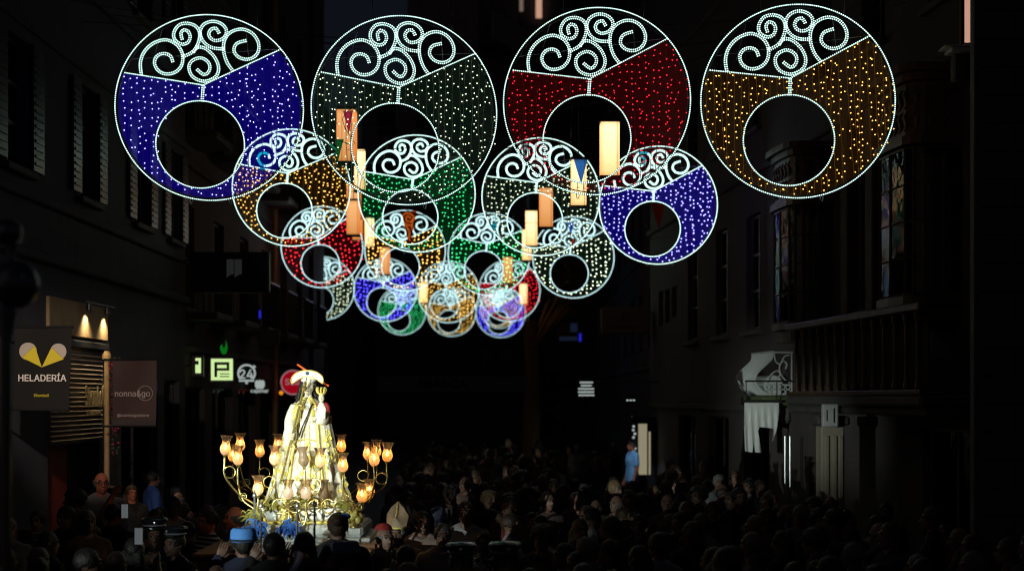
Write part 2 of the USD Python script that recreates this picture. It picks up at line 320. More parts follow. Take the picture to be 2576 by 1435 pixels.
mat('eye_dark', (0.01, 0.01, 0.01), 0.2)
mat('lens_black', (0.01, 0.01, 0.012), 0.1)
for k, c in (('cyan', (0.02, 0.55, 0.70)), ('blue', (0.04, 0.18, 0.75)), ('teal', (0.02, 0.35, 0.25)), ('magenta', (0.50, 0.05, 0.35)), ('red', (0.60, 0.05, 0.02)), ('grey', (0.30, 0.33, 0.36)), ('orange', (0.80, 0.13, 0.02)), ('yellow', (0.7, 0.5, 0.02)), ('green', (0.04, 0.4, 0.08))):
    M['pennant_' + k] = usdkit.material(stage, '/World/Looks/pennant_' + k, {'d': ('diffuse_bsdf', {'color': c}), 't': ('transparent_bsdf', {'color': tuple(min(1, 1.15 * q ** .6) for q in c)}), 'm': ('mix_closure', {'fac': 0.72})}, [('d.BSDF', 'm.closure1'), ('t.BSDF', 'm.closure2')], surface='m.closure')
# ------------------------------------------------------------------ ground
obj('road', box(-40, 40, -10, 160, -0.3, 0.0), M['asphalt'], kind='structure')
obj('pavement', [bbox(-9.0, -4.9, -6, 120, 0.004, 0.12, 0.02)], M['paving'], kind='structure', label='pavement along the left house fronts')
obj('pavement', [bbox(3.6, 9.0, -6, 120, 0.004, 0.12, 0.02)], M['paving'], kind='structure', label='pavement along the right house fronts')

# ------------------------------------------------------------------ house fronts
def frame_boxes(x0, x1, z0, z1, w, y0, y1, cols=1, rows=1):
    l = [bbox(x0, x0 + w, y0, y1, z0, z1, .008), bbox(x1 - w, x1, y0, y1, z0, z1, .008), bbox(x0 + w, x1 - w, y0, y1, z0, z0 + w, .008), bbox(x0 + w, x1 - w, y0, y1, z1 - w, z1, .008)]
    cx = np.linspace(x0 + w, x1 - w, cols + 1); cz = np.linspace(z0 + w, z1 - w, rows + 1); k = w * 0.35
    l += [box(c - k, c + k, y0 + .004, y1 - .004, z0 + w, z1 - w) for c in cx[1:-1]]
    for c in cz[1:-1]:
        l += [box(a + (k if i else 0), b - (k if i < cols - 1 else 0), y0 + .006, y1 - .006, c - k, c + k) for i, (a, b) in enumerate(zip(cx[:-1], cx[1:]))]
    panes = [box(a + k * .3, b - k * .3, (y0 + y1) / 2 - .004, (y0 + y1) / 2 + .004, c + k * .3, d + k * .3) for a, b in zip(cx[:-1], cx[1:]) for c, d in zip(cz[:-1], cz[1:])]
    return l, panes
def window(parent, s0, s1, z0, z1, cols=2, rows=3, fm='wood_frame', sill=True, shutters=False, lit=None, glass='window_glass'):
    l, p = frame_boxes(s0 - .02, s1 + .02, z0 - .02, z1 + .02, .07, .10, .17, cols, rows)
    w = obj('window', l, M[fm], parent)
    for q in p: obj('pane', q, M[glass], w)
    if sill: obj('sill', bbox(s0 - .12, s1 + .12, -.10, .09, z0 - .11, z0 - .025, .01), M['granite'], w)
    if lit: obj('curtain', box(s0, s1, .28, .30, z0, z1), M[lit], w, label='lit curtain behind the window')
    if shutters:
        for a, b in ((s0 - (s1 - s0) * .52, s0 - .03), (s1 + .03, s1 + (s1 - s0) * .52)):
            obj('shutter', [bbox(a, b, -.06, -.012, z0, z1, .008)] + [box(a + .05, b - .05, -.075, -.058, z, z + .03) for z in np.arange(z0 + .08, z1 - .1, .09)], M['dark_paint'], w)
def house(name, label, base, th, L, H, m, openings, depth=8.0, courses=(), group=None, back=True):
    t = thing(name, label, 'building', (base[0], base[1], 0), th, group)
    wall = sg.box(0, 0, L, H)
    for o in openings: wall = wall.difference(sg.box(o[0], o[2], o[1], o[3]))
    l = [extrude(wall, .35)]
    l += [box(0, .1, .35, .8, 0, H), box(L - .1, L, .35, .8, 0, H), box(0, L, .8, depth, 0, H)] if back else []
    obj('wall', l, M[m], t)
    for z, pr in courses: obj('string_course', bbox(-.02, L + .02, -pr, -.001, z, z + .12, .02), M[m], t)
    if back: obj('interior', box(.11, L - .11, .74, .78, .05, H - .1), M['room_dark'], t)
    obj('cornice', [bbox(-.05, L + .05, -.35, .2, H + .002, H + .18, .04), bbox(-.03, L + .03, -.2, -.001, H - .2, H - .002, .03)], M['granite'], t)
    return t
def balcony(parent, s0, s1, z, pr=.7, h=1.0, m='dark_metal'):
    b = obj('balcony_slab', bbox(s0, s1, -pr, -.002, z - .14, z, .03), M['granite'], parent)
    rail = [tube([(s0 + .03, -.01, z + h), (s0 + .03, -pr + .03, z + h), (s1 - .03, -pr + .03, z + h), (s1 - .03, -.01, z + h)], .022, 6)]
    for x in np.arange(s0 + .03, s1, .11): rail.append(tube([(x, -pr + .03, z + .002), (x, -pr + .03, z + h)], .008, 4))
    for y in np.arange(-pr + .14, -.05, .11):
        for x in (s0 + .03, s1 - .03): rail.append(tube([(x, y, z + .002), (x, y, z + h)], .008, 4))
    obj('railing', rail, M[m], b)

# left, nearest: the house with the ice-cream shop
S = lambda d: d - 12.0
op1 = [(7.7, 10.35, 0.12, 3.62)]
wins1 = [(9.1, 9.95, 5.6, 7.1), (12.2, 13.1, 5.6, 7.1), (6.0, 6.9, 5.6, 7.1), (14.6, 15.5, 5.6, 7.1), (9.1, 9.95, 8.8, 10.3), (12.2, 13.1, 8.8, 10.3), (14.6, 15.5, 8.8, 10.3)]
shops1 = [(11.4, 13.8, 0.5, 3.2), (14.3, 15.5, 0.14, 3.2)]
h1 = house('shop_house', 'dark house front at the left with a lit shutter and string courses', (-5.75, 12), 90, 16, 15, 'stucco_grey', op1 + wins1 + shops1, courses=((4.55, .09), (5.25, .06), (6.35 + .9, .06), (8.3, .09), (11.2, .09)))
for i, o in enumerate(wins1): window(h1, *o, shutters='white' if i in (0, 4) else True)
for o in shops1: window(h1, *o, cols=2, rows=1, fm='dark_metal', sill=False)
obj('fascia_panel', bbox(7.6, 10.45, -.05, -.003, 3.70, 4.16, .01), M['shop_tan'], h1, label='tan panel over the shutter under two downlights')
obj('shop_ledge', bbox(7.55, 10.5, -.06, -.003, 3.56, 3.66, .015), M['dark_paint'], h1)
sh = obj('shutter', [box(7.72, 10.33, .02, .04, 2.3, 3.6)], M['dark_paint'], h1)
for z in np.arange(2.36, 3.5, .0615):
    v, f = box(7.78, 10.28, -.014, .014, -.006, .006)
    obj('slat', xf((v, f), (0, -.012, z), rx=.6), M['shutter_slat'], sh)
obj('red_door', bbox(8.35, 9.35, .22, .27, .14, 2.28, .01), M['red_door'], h1)
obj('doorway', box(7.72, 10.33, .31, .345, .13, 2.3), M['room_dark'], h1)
obj('lettering', [xf(text('Stromboli', .27, .012, True, width=.98), (9.6, -.08, 2.79)), xf(text('ristorante', .065, .012, True, width=.72), (9.55, -.08, 2.67))], M['letter_gold'], h1, label='gold shop lettering on the shutter')
obj('step', bbox(6.9, 7.65, -.35, -.002, .122, .32, .015), M['granite'], h1)
for i, yy in enumerate((21.25, 22.2)):
    s = S(yy)
    obj('downlight', [lathe([(.0, .08), (.035, .08), (.04, .0), (.03, -.02), (.03, .005), (0, .005)], 14, (s, -.10, 4.075)), box(s - .012, s + .012, -.075, -.002, 4.10, 4.12)], M['dark_metal'], h1)
obj('downlight_bar', box(S(21.25) - .25, S(22.2) + .35, -.13, -.105, 4.17, 4.185), M['dark_metal'], h1)
# fretted light post and flower garland beside the shutter
p = at(268.5, 1000, 21.7)
pt = thing('awning_post', 'tan round awning post at the right edge of the lit shutter', 'post', (p[0], p[1], .12))
obj('shaft', lathe([(.038, 0), (.036, 3.3), (.0, 3.3)], 12), M['post_tan'], pt)
obj('cap', lathe([(.0, 3.302), (.06, 3.302), (.06, 3.36), (.03, 3.42), (0, 3.42)], 12), M['post_tan'], pt)
obj('base', lathe([(.07, 0), (.07, .06), (.039, .09)], 12), M['post_tan'], pt)

# left, second house
S2 = lambda d: d - 28.0
op2 = [(1.2 + 3.1 * k, 2.3 + 3.1 * k, z, z + 1.9) for k in range(6) for z in (4.6, 7.9, 11.2)]
sh2 = [(1.0 + 3.1 * k, 3.3 + 3.1 * k, .6, 3.1) for k in range(6)]
h2 = house('shop_house', 'dark brown house front at the left behind the row of small lit signs', (-6.05, 28), 90, 19.4, 15.5, 'stucco_brown', op2 + sh2, courses=((3.75, .1), (7.2, .08), (10.5, .08)))
for o in op2: window(h2, *o, rows=2)
for k, o in enumerate(op2):
    if k % 3 != 2: balcony(h2, o[0] - .3, o[1] + .3, o[2] - .13)
for o in sh2: window(h2, *o, cols=2, rows=1, fm='dark_metal', sill=False)
obj('drainpipe', tube([(.25, -.09, .2), (.25, -.09, 15)], .06, 8), M['granite'], h2)
obj('drainpipe', tube([(12.0, -.09, .2), (12.0, -.09, 15)], .06, 8), M['post_tan'], h2)
h3 = house('narrow_house', 'narrow dark house standing forward and hiding half of the farthest left light ring', (-5.93, 47.5), 90, 2.7, 16, 'stucco_brown', [(.8, 1.8, 4.6, 6.4), (.8, 1.8, 8.2, 10)], depth=7)
for o in ((.8, 1.8, 4.6, 6.4), (.8, 1.8, 8.2, 10)): window(h3, *o, rows=2)
op5 = [(1.5 + 4 * k, 2.8 + 4 * k, z, z + 1.8) for k in range(11) for z in (4.8, 8.2, 11.6)]
h5 = house('far_house', 'far house front on the left beyond the narrow dark house', (-8.2, 50.3), 90, 46, 15, 'stucco_brown', op5, courses=((3.9, .1), (7.5, .08)))
for o in op5: window(h5, *o, cols=2, rows=1)

# right, nearest: a pier of cut stone
r0 = thing('stone_pier', 'dark pier of cut stone blocks at the right edge', 'building', (4.07, 13.9, 0))
obj('core', [box(.02, 1.9, .03, .30, 0, 16), box(1.9, 7, .0, 6, 0, 16)], M['granite_dark'], r0)
for i in range(34):
    z = .15 + i * .245; cut = [0.0, .62, 1.24, 1.88] if i % 2 else [0.0, .33, .95, 1.57, 1.88]
    for a, b in zip(cut[:-1], cut[1:]):
        obj('stone_block', bbox(a + .004, b - .004, R.uniform(-.006, .0), .028, z + .004, z + .241, .010), M['granite_dark'], r0)
obj('corner_bead', lathe([(.02, 0), (.02, 16)], 8, (-.012, .012, 0)), M['granite'], r0)

# right: the house with glazed bays
TH = math.degrees(math.atan2(-23.7, 2.13)); RS = lambda d: (38 - d) / math.cos(math.radians(TH + 90))
opR = [(RS(36.6) - .28, RS(36.6) + .28, 4.55, 5.35), (RS(35.8) - .28, RS(35.8) + .28, 4.6, 5.35), (RS(35.0) - .28, RS(35.0) + .28, 4.68, 5.35)]
opR2 = [(RS(d) - .5, RS(d) + .5, z, z + 2.0) for d in (33.0, 30.3, 27.8, 21.2) for z in (4.1, 7.6)] + [(RS(d) - .5, RS(d) + .5, 7.6, 9.6) for d in (18.6, 23.6)]
shR = [(RS(d) - .9, RS(d) + .9, .15, 2.55) for d in (33.6, 30.6, 27.6, 23.4, 18.4)]
hr = house('bay_window_house', 'dark house on the right with two glazed bays over a columned balcony', (3.3, 38), TH, 23.8, 16, 'stucco_brown', opR + opR2 + shR, courses=((2.66, .06), (6.75, .1), (10.4, .08)))
for o in opR: window(hr, *o, cols=1, rows=1, lit='lit_window_warm', sill=False)
for o in opR2: window(hr, *o, cols=2, rows=3)
for o in shR: window(hr, *o, cols=2, rows=1, fm='wood_dark', sill=False)
def bay(s0, s1, z0, z1, label):
    b = .60
    P = [(s1, -.002), (s1, -.22), (s1, -.44), (s1 - .05, -.55), (s1 - .18, -b), ((s0 + s1) / 2, -b - .02), (s0 + .18, -b), (s0 + .05, -.55), (s0, -.44), (s0, -.22), (s0, -.002)]
    P = np.array(P); zs = np.linspace(z0, z1, 5)
    fr = [tube([(x, y, z0), (x, y, z1)], .022, 6) for x, y in P[1:-1]]
    for z in zs: fr.append(tube([(x, y, z) for x, y in P], .02 if z in (z0, z1) else .014, 5))
    g = obj('bay_frame', fr, M['wood_frame'], hr, label=label)
    for (xa, ya), (xb, yb) in zip(P[:-1], P[1:]):
        for za, zb in zip(zs[:-1], zs[1:]):
            d = np.array([xb - xa, yb - ya, 0]); L = np.linalg.norm(d); d /= L; n = np.array([d[1], -d[0], 0]) * .003
            a = np.array([xa, ya, 0]) + d * .018; e = np.array([xb, yb, 0]) - d * .018
            v = np.array([q + [0, 0, z] + k for k in (-n, n) for z in (za + .014, zb - .014) for q in (a, e)])
            obj('pane', (v, BOXF), M['window_glass'], g)
    def ring(zl, off):
        c = np.array([(s0 + s1) / 2, 0]); Q = P.copy(); Q[:, 0] = c[0] + (P[:, 0] - c[0]) * (1 + off / .6); Q[1:-1, 1] -= off
        return extr_fp(Q, zl)
    obj('bay_cornice', [ring((z1 + .03, z1 + .13), .06), ring((z1 + .75, z1 + .84), .05), ring((z1 + .842, z1 + .93), .12), ring((z1 + .14, z1 + .74), .0)], M['wood_dark'], g)
    fz = []
    for k, (x, y) in enumerate(resample(P[1:-1], .16)):
        for zc in (z1 + .30, z1 + .56):
            fz.append(ball((x, y, zc), .045, 1, (1, .6, 1.3))); fz.append(tube(spline([(x - .05, y - .008, zc - .1), (x + .05, y - .012, zc - .04), (x - .03, y - .012, zc + .06), (x + .04, y - .008, zc + .11)], 4), .012, 5))
    obj('carved_frieze', fz, M['wood_dark'], g)
    obj('bay_foot', [ring((z0 - .12, z0 - .02), .04), ring((z0 - .3, z0 - .125), -.02)], M['wood_dark'], g)
    obj('blind', box(s0 + .08, s1 - .08, -.32, -.31, z0 + .05, z1 - .05), M['curtain'], g)
def extr_fp(Q, zl):
    p = sg.Polygon(Q); m = trimesh.creation.extrude_polygon(p, zl[1] - zl[0], engine='earcut'); return m.vertices + [0, 0, zl[0]], m.faces
bay(RS(19.25), RS(18.0), 4.08, 5.74, 'nearer glazed bay, by the stone pier')
bay(RS(24.2), RS(23.0), 4.02, 5.66, 'farther glazed bay')
for d in (20.9, 22.0):
    obj('pilaster', bbox(RS(d) - .16, RS(d) + .16, -.16, -.003, 3.99, 6.74, .02), M['granite'], hr)
# columned balcony under the bays
bs = obj('balcony_slab', [bbox(RS(22.7), RS(17.2), -.78, -.003, 2.80, 2.93, .03), bbox(RS(22.65), RS(17.25), -.70, -.004, 2.70, 2.798, .02)], M['granite'], hr)
obj('balcony_rail', [bbox(RS(22.7), RS(17.2), -.80, -.66, 3.84, 3.94, .02), bbox(RS(22.7) + .01, RS(17.2) - .01, -.78, -.67, 2.932, 2.99, .01)], M['wood_dark'], bs)
for d in np.arange(17.4, 22.7, .38):
    obj('balcony_column', lathe([(.04, 2.992), (.045, 3.03), (.03, 3.08), (.026, 3.4), (.03, 3.72), (.045, 3.77), (.045, 3.838)], 10, (RS(d), -.725, 0)), M['wood_dark'], bs)
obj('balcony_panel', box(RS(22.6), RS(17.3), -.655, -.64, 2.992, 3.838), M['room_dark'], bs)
# bow-fronted white iron balcony, lit by the floodlight
bb = thing('iron_balcony', 'white iron bow-fronted balcony in the floodlight patch on the right house', 'balcony', (3.3, 38, 0), TH)
a0, a1 = RS(26.6), RS(25.2)
prof = [(-.36, 2.95), (-.50, 3.02), (-.60, 3.15), (-.58, 3.28), (-.44, 3.42), (-.34, 3.52), (-.32, 3.62)]
obj('bow_bars', [tube(spline([(s, y, z) for y, z in prof], 4), .009, 5) for s in np.arange(a0 + .02, a1 + .001, .065)], M['iron_white'], bb)
obj('end_panel', [tube(spline([(a1, y, z) for y, z in prof], 4), .016, 6), tube([(a1, -.003, 3.62), (a1, -.33, 3.62)], .016, 6), tube([(a1, -.003, 2.96), (a1, -.36, 2.96)], .014, 6), tube([(a1, -.01, 3.11), (a1, -.56, 3.11)], .011, 6), tube([(a1, -.02, 2.96), (a1, -.02, 3.62)], .012, 6)]
    + [tube([(a1, y + .036 * math.cos(t), z + .03 * math.sin(t)) for t in np.arange(0, 2 * PI, .5)], .008, 5, closed=True) for y in (-.08, -.16, -.24, -.32, -.40) for z in (3.0, 3.07)]
    + [tube(spline([(a1, -.05, 3.14), (a1, -.16, 3.22), (a1, -.22, 3.36), (a1, -.17, 3.48), (a1, -.10, 3.44), (a1, -.12, 3.36)], 5), .013, 5), tube(spline([(a1, -.42, 3.14), (a1, -.36, 3.26), (a1, -.26, 3.33), (a1, -.20, 3.27), (a1, -.27, 3.22)], 5), .013, 5), tube(spline([(a1, -.30, 3.60), (a1, -.28, 3.48), (a1, -.20, 3.44), (a1, -.14, 3.55), (a1, -.05, 3.58)], 5), .012, 5)], M['iron_white'], bb)
obj('top_rail', tube([(a0, -.32, 3.63), (a1, -.32, 3.63)], .018, 6), M['iron_white'], bb)
obj('belly_plate', [(lambda v, f: (v, f))(*tube([(a0, -.30, 3.1), (a1 - .03, -.30, 3.1)], .16, 10))], M['iron_white'], bb)
obj('stone_base', [bbox(a0 - .05, a1 + .05, -.5, -.003, 2.78, 2.93, .03)], M['planter_green'], bb)
for q in (a1 - .25, a0 + .05): obj('corbel', bbox(q, q + .2, -.35, -.003, 2.5, 2.778, .05), M['granite'], bb)
# added white cloth shaped as light on the wall, the pillar, the box sign
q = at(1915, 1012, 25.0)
wb = thing('light_patch_cloth', 'added white cloth shaped like the lit patch of wall under the iron balcony', 'cloth', (q[0], q[1], q[2]))
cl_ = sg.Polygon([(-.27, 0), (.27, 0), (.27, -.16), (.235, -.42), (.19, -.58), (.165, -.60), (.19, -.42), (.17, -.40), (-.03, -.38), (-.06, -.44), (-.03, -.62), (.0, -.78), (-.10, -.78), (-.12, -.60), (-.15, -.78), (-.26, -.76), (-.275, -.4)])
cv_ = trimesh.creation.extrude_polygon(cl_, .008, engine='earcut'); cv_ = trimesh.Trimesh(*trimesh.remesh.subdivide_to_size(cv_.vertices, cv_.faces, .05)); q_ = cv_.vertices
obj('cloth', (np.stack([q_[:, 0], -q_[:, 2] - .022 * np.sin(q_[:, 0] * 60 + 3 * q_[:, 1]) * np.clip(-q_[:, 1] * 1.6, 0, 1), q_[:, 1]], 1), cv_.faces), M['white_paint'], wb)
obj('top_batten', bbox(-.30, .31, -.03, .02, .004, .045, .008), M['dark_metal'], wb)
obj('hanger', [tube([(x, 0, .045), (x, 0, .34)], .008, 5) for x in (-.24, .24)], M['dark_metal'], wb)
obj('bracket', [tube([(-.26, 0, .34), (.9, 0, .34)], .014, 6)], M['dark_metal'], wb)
q = at(2092, 1000, 20.4)
sp = thing('stone_pillar', 'pale stone pillar catching the floodlight under the columned balcony', 'pillar', (q[0], q[1], .12))
obj('shaft', [bbox(-.14, .16, -.02, .36, .3, 2.42, .02)], M['stucco_cream'], sp)
for x in (-.07, .03, .11): obj('flute', bbox(x - .03, x + .03, -.05, -.022, .45, 2.3, .012), M['stucco_cream'], sp)
obj('capital', [bbox(-.20, .22, -.08, .40, 2.422, 2.55, .03)], M['granite'], sp)
obj('plinth', bbox(-.2, .2, -.06, .40, 0, .298, .03), M['granite'], sp)
q = at(2088, 1044, 20.2)
bx = thing('box_sign', 'small white box sign fixed to the pale stone pillar', 'sign', tuple(q))
obj('case', [bbox(-.10, .10, -.03, .09, -.145, .145, .015)], M['white_paint'], bx)
obj('mark', box(.035, .05, -.036, -.031, -.09, .09), M['sign_black'], bx)
obj('mark', box(-.055, -.043, -.036, -.031, -.07, .07), M['sign_black'], bx)
q = at(1974, 1140, 24.2)
for k, dx in enumerate((0, .075)):
    po = thing('metal_pole', 'thin shiny metal pole under the right balcony, %s of the two' % ('left' if k == 0 else 'right'), 'pole', (q[0] + dx, q[1], .12))
    obj('shaft', lathe([(.014, 0), (.014, 2.2), (0, 2.2)], 8), M['steel'], po); obj('foot', lathe([(.06, .0), (.06, .012), (.016, .03)], 10), M['steel'], po)
# right, further
opR3 = [(2 + 3.6 * k, 3.2 + 3.6 * k, z, z + 1.8) for k in range(15) for z in (4.6, 8.0)]
hr2 = house('far_house', 'far dark house front on the right past the glazed bays', (4.35, 96), -90, 57.5, 15, 'stucco_grey', opR3, courses=((3.8, .1), (7.4, .08)))
for o in opR3: window(hr2, *o, cols=2, rows=1)
# at the end of the street
def wz(v, Y): return CZ + (HV - v) * Y / F
ope = [(x, x + 1.7, wz(925, 98), wz(872, 98)) for x in (1.1, 3.0, 4.9, 6.8, 8.3)] + [(x, x + 1.2, z, z + 1.9) for x in (1.0, 3.4, 5.8, 8.2) for z in (8.2, 11.8, 15.4, 19.0)]
ope = [(a, min(b, 9.9), c, d) for a, b, c, d in ope]
he = house('bank_building', 'dark building closing the end of the street with a grey name band', (-9.3, 98), 0, 10.2, 22, 'end_wall', ope + [(.8, 9.6, .2, 2.4)], courses=((wz(848, 98), .1),))
for o in ope: window(he, *o, cols=2, rows=1, sill=False, glass='dull_glass')
window(he, .8, 9.6, .2, 2.4, cols=6, rows=1, fm='dark_metal', sill=False, glass='dull_glass')
obj('name_band', bbox(.1, 10.1, -.22, -.003, wz(984, 98), wz(944, 98), .02), M['band_grey'], he)
obj('band_cap', bbox(.05, 10.15, -.3, -.004, wz(943, 98), wz(937, 98), .02), M['granite'], he)
obj('lettering', xf(text('ABANCA', .52, .03, True, width=3.1), (5.0, -.224, wz(974, 98))), M['stucco_grey'], he, label='bank name on the grey band')
he2 = house('far_house', 'dark building at the right side of the street end', (1.2, 104), 0, 14, 19, 'stucco_grey', [(1 + 2.6 * k, 2.2 + 2.6 * k, z, z + 1.9) for k in range(5) for z in (4.6, 8, 11.4, 14.8)], courses=((3.8, .1),))
for k in range(5):
    for z in (4.6, 8, 11.4, 14.8): window(he2, 1 + 2.6 * k, 2.2 + 2.6 * k, z, z + 1.9, cols=2, rows=1, glass='dull_glass')
tw = house('tower_block', 'tall block rising behind the street end with a brown balcony parapet', (-2.1, 100.2), 67, 6.3, 34, 'end_wall', [(1 + 1.8 * k, 2.1 + 1.8 * k, 29.6, 31.6) for k in range(3)], depth=5)
for k in range(3): window(tw, 1 + 1.8 * k, 2.1 + 1.8 * k, 29.6, 31.6, cols=1, rows=1, lit='lit_window_warm' if k == 2 else None)
obj('parapet', bbox(.1, 6.2, -1.0, -.85, 25.4, 27.2, .03), M['stucco_cream'], tw, label='brown balcony parapet')
obj('balcony_slab', bbox(.1, 6.2, -1.0, -.003, 25.15, 25.395, .03), M['granite'], tw)
# lit tall windows up at the top of the picture
for (u, u1, v0, v1, Y, m, lb) in ((1347, 1363, -60, 47, 108, 'window_pillar_peach', 'tall peach-lit window high at the street end'), (1306, 1316, -60, 30, 108.2, 'lit_window_warm', 'dimmer tall lit window high at the street end, left of the peach one')):
    a, b = at(u, v1, Y), at(u1, v0, Y)
    t = thing('lit_window_or_pillar', lb, 'window', (a[0], Y, a[2]))
    w, h = b[0] - a[0], b[2] - a[2]
    obj('frame', frame_boxes(-.08, w + .08, -.08, h + .08, .09, -.03, .05, 1, 2)[0], M['wood_frame'], t); obj('glow', box(0, w, .0, .02, 0, h), M[m], t)
upper = thing('upper_storey', 'dark upper storey carrying the tall lit windows at the street end', 'building', (1.2, 108.6, 19.2))
obj('wall', box(-1.0, 12, 0, 5, 0, 15), M['stucco_grey'], upper); obj('roof_edge', bbox(-1.2, 12.2, -.3, 5.2, 15.002, 15.3, .05), M['granite'], upper)
# pillar by the stone pier, top right: lamplight on it built as glow
a, b = at(2427, 102, 16.2), at(2450, -40, 16.2)
t = thing('lit_window_or_pillar', 'tall narrow pillar with peach lamplight painted on, top right beside the stone pier', 'window', (a[0], 16.2, a[2]))
w, h = b[0] - a[0], b[2] - a[2]
obj('frame', [bbox(-.05, -.012, -.03, .05, -.05, h + .05, .008), bbox(w + .012, w + .05, -.03, .05, -.05, h + .05, .008)], M['wood_frame'], t)
obj('glow', lathe([(w / 2, 0), (w / 2, h)], 20, (w / 2, .06, 0)), M['window_pillar_peach'], t)
obj('sill', [bbox(-.22, w + .12, -.06, .2, -.075, -.055, .006), bbox(-.16, w + .1, -.07, .2, -.12, -.085, .01)], M['white_paint'], t)
obj('bracket', [bbox(-.1, w + .5, .05, .2, -.4, -.125, .02)], M['granite'], t)

# ------------------------------------------------------------------ tree
tr = thing('street_tree', 'leafy street tree with a lamp-lit brown trunk at the end of the street', 'tree', (at(1338, 0, 56)[0], 56, 0))
obj('trunk', [tube(spline([(0, 0, 0), (-.04, 0, 1.5), (.05, 0, 3), (0, .05, 4.4), (-.06, 0, 5.6)], 5), np.linspace(.36, .24, 21) * 1.0, 12)], M['bark'], tr)
obj('limb', [tube(spline([(0, 0, 4.6), (dx * .4, dy * .4, 5.6), (dx, dy, 7.0)], 5), np.linspace(.12, .03, 11), 7) for dx, dy in ((2.2, .3), (1.2, -.4), (1.6, 1.0), (.8, .9), (1.9, -.6))], M['bark'], tr)
lv = rng.normal(0, 1, (1800, 3)); lv /= np.linalg.norm(lv, axis=1, keepdims=True)
lv = lv * (rng.random((1800, 1)) ** .4) * [1.25, 1.4, 1.5] + [1.55, .4, 7.0]
keep = meshkit.fbm(lv * .9, 3, 5) > .45; lv = lv[keep]
n = len(lv); d1 = rng.normal(0, 1, (n, 3)); d1 /= np.linalg.norm(d1, axis=1, keepdims=True); d2 = np.cross(d1, rng.normal(0, 1, (n, 3))); d2 /= np.linalg.norm(d2, axis=1, keepdims=True)
q = np.stack([lv - d1 * .13, lv - d2 * .07, lv + d1 * .13, lv + d2 * .07], 1).reshape(-1, 3)
obj('crown', (q, np.arange(4 * n).reshape(-1, 4)), M['leaf'], tr)

# ------------------------------------------------------------------ signs and banners
def banner(name, label, P, Y, m, printer):
    """P: four corners in the picture (tl, tr, br, bl) of a cloth hanging at distance Y"""
    c = at(*np.mean(P, 0), Y); t = thing(name, label, 'banner', tuple(c)); g = [at(*p, Y) - c for p in P]
    n = 14; vs = []
    for j in range(n + 1):
        for i in range(n + 1):
            a, b = i / n, j / n; p = (g[0] * (1 - a) + g[1] * a) * (1 - b) + (g[3] * (1 - a) + g[2] * a) * b
            p = p + [0, .012 * math.sin(5 * a + 3 * b) * (1 - b * .6), 0]; vs.append(p)
    vs = np.array(vs); k = np.array([[j * (n + 1) + i, (j + 1) * (n + 1) + i, (j + 1) * (n + 1) + i + 1, j * (n + 1) + i + 1] for j in range(n) for i in range(n)])
    obj('cloth', [(vs, k), (vs + [0, .006, 0], k[:, ::-1])], M[m], t, smooth=True)
    obj('top_rod', tube([g[0] + [-.14, 0, .012], g[1] + [.02, 0, .012]], .014, 8), M['dark_metal'], t)
    obj('bottom_rod', tube([g[3] + [-.14, 0, -.005], g[2] + [.01, 0, -.005]], .014, 8), M['dark_metal'], t)
    printer(t, Y / F, c); return t
def pix(pts, c, Y): return [(at(u, v, Y) - c)[[0, 2]] for u, v in pts]
def print_ice(t, k, c):
    X = lambda x, y: (x * .2312, 739.3 + y * .2312); Y = 17.2
    def shp(l): return sg.Polygon(pix([X(*q) for q in l], c, Y))
    for cx, cy, r, cone in ((312, 622, 96, [(385, 560), (248, 690), (460, 795)]), (640, 624, 88, [(565, 580), (700, 706), (460, 795)])):
        cn = shp(cone); sc = shp([(cx + r * math.cos(a), cy + r * math.sin(a)) for a in np.arange(0, 2 * PI, .15)])
        tri = shp([(385, 560), (248, 690), (300, 600)] if cx < 400 else [(565, 580), (700, 706), (640, 600)])
        obj('scoop_print', xf(extrude(sc.union(tri).difference(cn.buffer(.002)), .004), (0, -.022, 0)), M['print_beige'], t); obj('cone_print', xf(extrude(cn, .004), (0, -.022, 0)), M['print_yellow'], t)
    p = pix([X(466, 945)], c, Y)[0]
    obj('lettering', xf(text('HELADERÍA', 70 * .2312 * k, .004, True, width=523 * .2312 * k), (p[0], -.02, p[1])), M['print_white'], t)
    p = pix([X(455, 1115)], c, Y)[0]
    obj('lettering', xf(text('Stromboli', 33 * .2312 * k, .004, width=160 * .2312 * k), (p[0], -.02, p[1])), M['print_yellow'], t, label='small yellow lettering')
banner('shop_banner', 'black ice-cream shop banner with two yellow cones reading HELADERÍA', [(37, 825), (181, 825), (172, 1030), (36, 1027)], 17.2, 'banner_black', print_ice)
def print_nonna(t, k, c):
    Y = 21.0
    p = pix([(334, 996)], c, Y)[0]; obj('lettering', xf(text('nonna&go', 14.5 * k, .004, width=88 * k), (p[0], -.02, p[1])), M['print_pink'], t)
    p = pix([(336, 1047)], c, Y)[0]; obj('lettering', xf(text('@nonnagostore', 7.5 * k, .004, width=81 * k), (p[0], -.02, p[1])), M['print_pink'], t)
    p = pix([(366, 988)], c, Y)[0]; obj('circle_print', xf(tube([(18.5 * k * math.cos(a), 0, 18.5 * k * math.sin(a)) for a in np.arange(0, 2 * PI, .2)], .0035, 5, closed=True), (p[0], -.02, p[1])), M['print_pink'], t)
    p0, p1 = pix([(284, 1056)], c, Y)[0], pix([(393, 1069)], c, Y)[0]; obj('hem', box(p0[0], p1[0], -.022, -.018, p1[1], p0[1]), M['stucco_brown'], t)
banner('shop_banner', 'dark red-brown banner of the store nonna&go', [(283, 906), (394, 906), (392, 1070), (283, 1070)], 21.0, 'banner_brown', print_nonna)
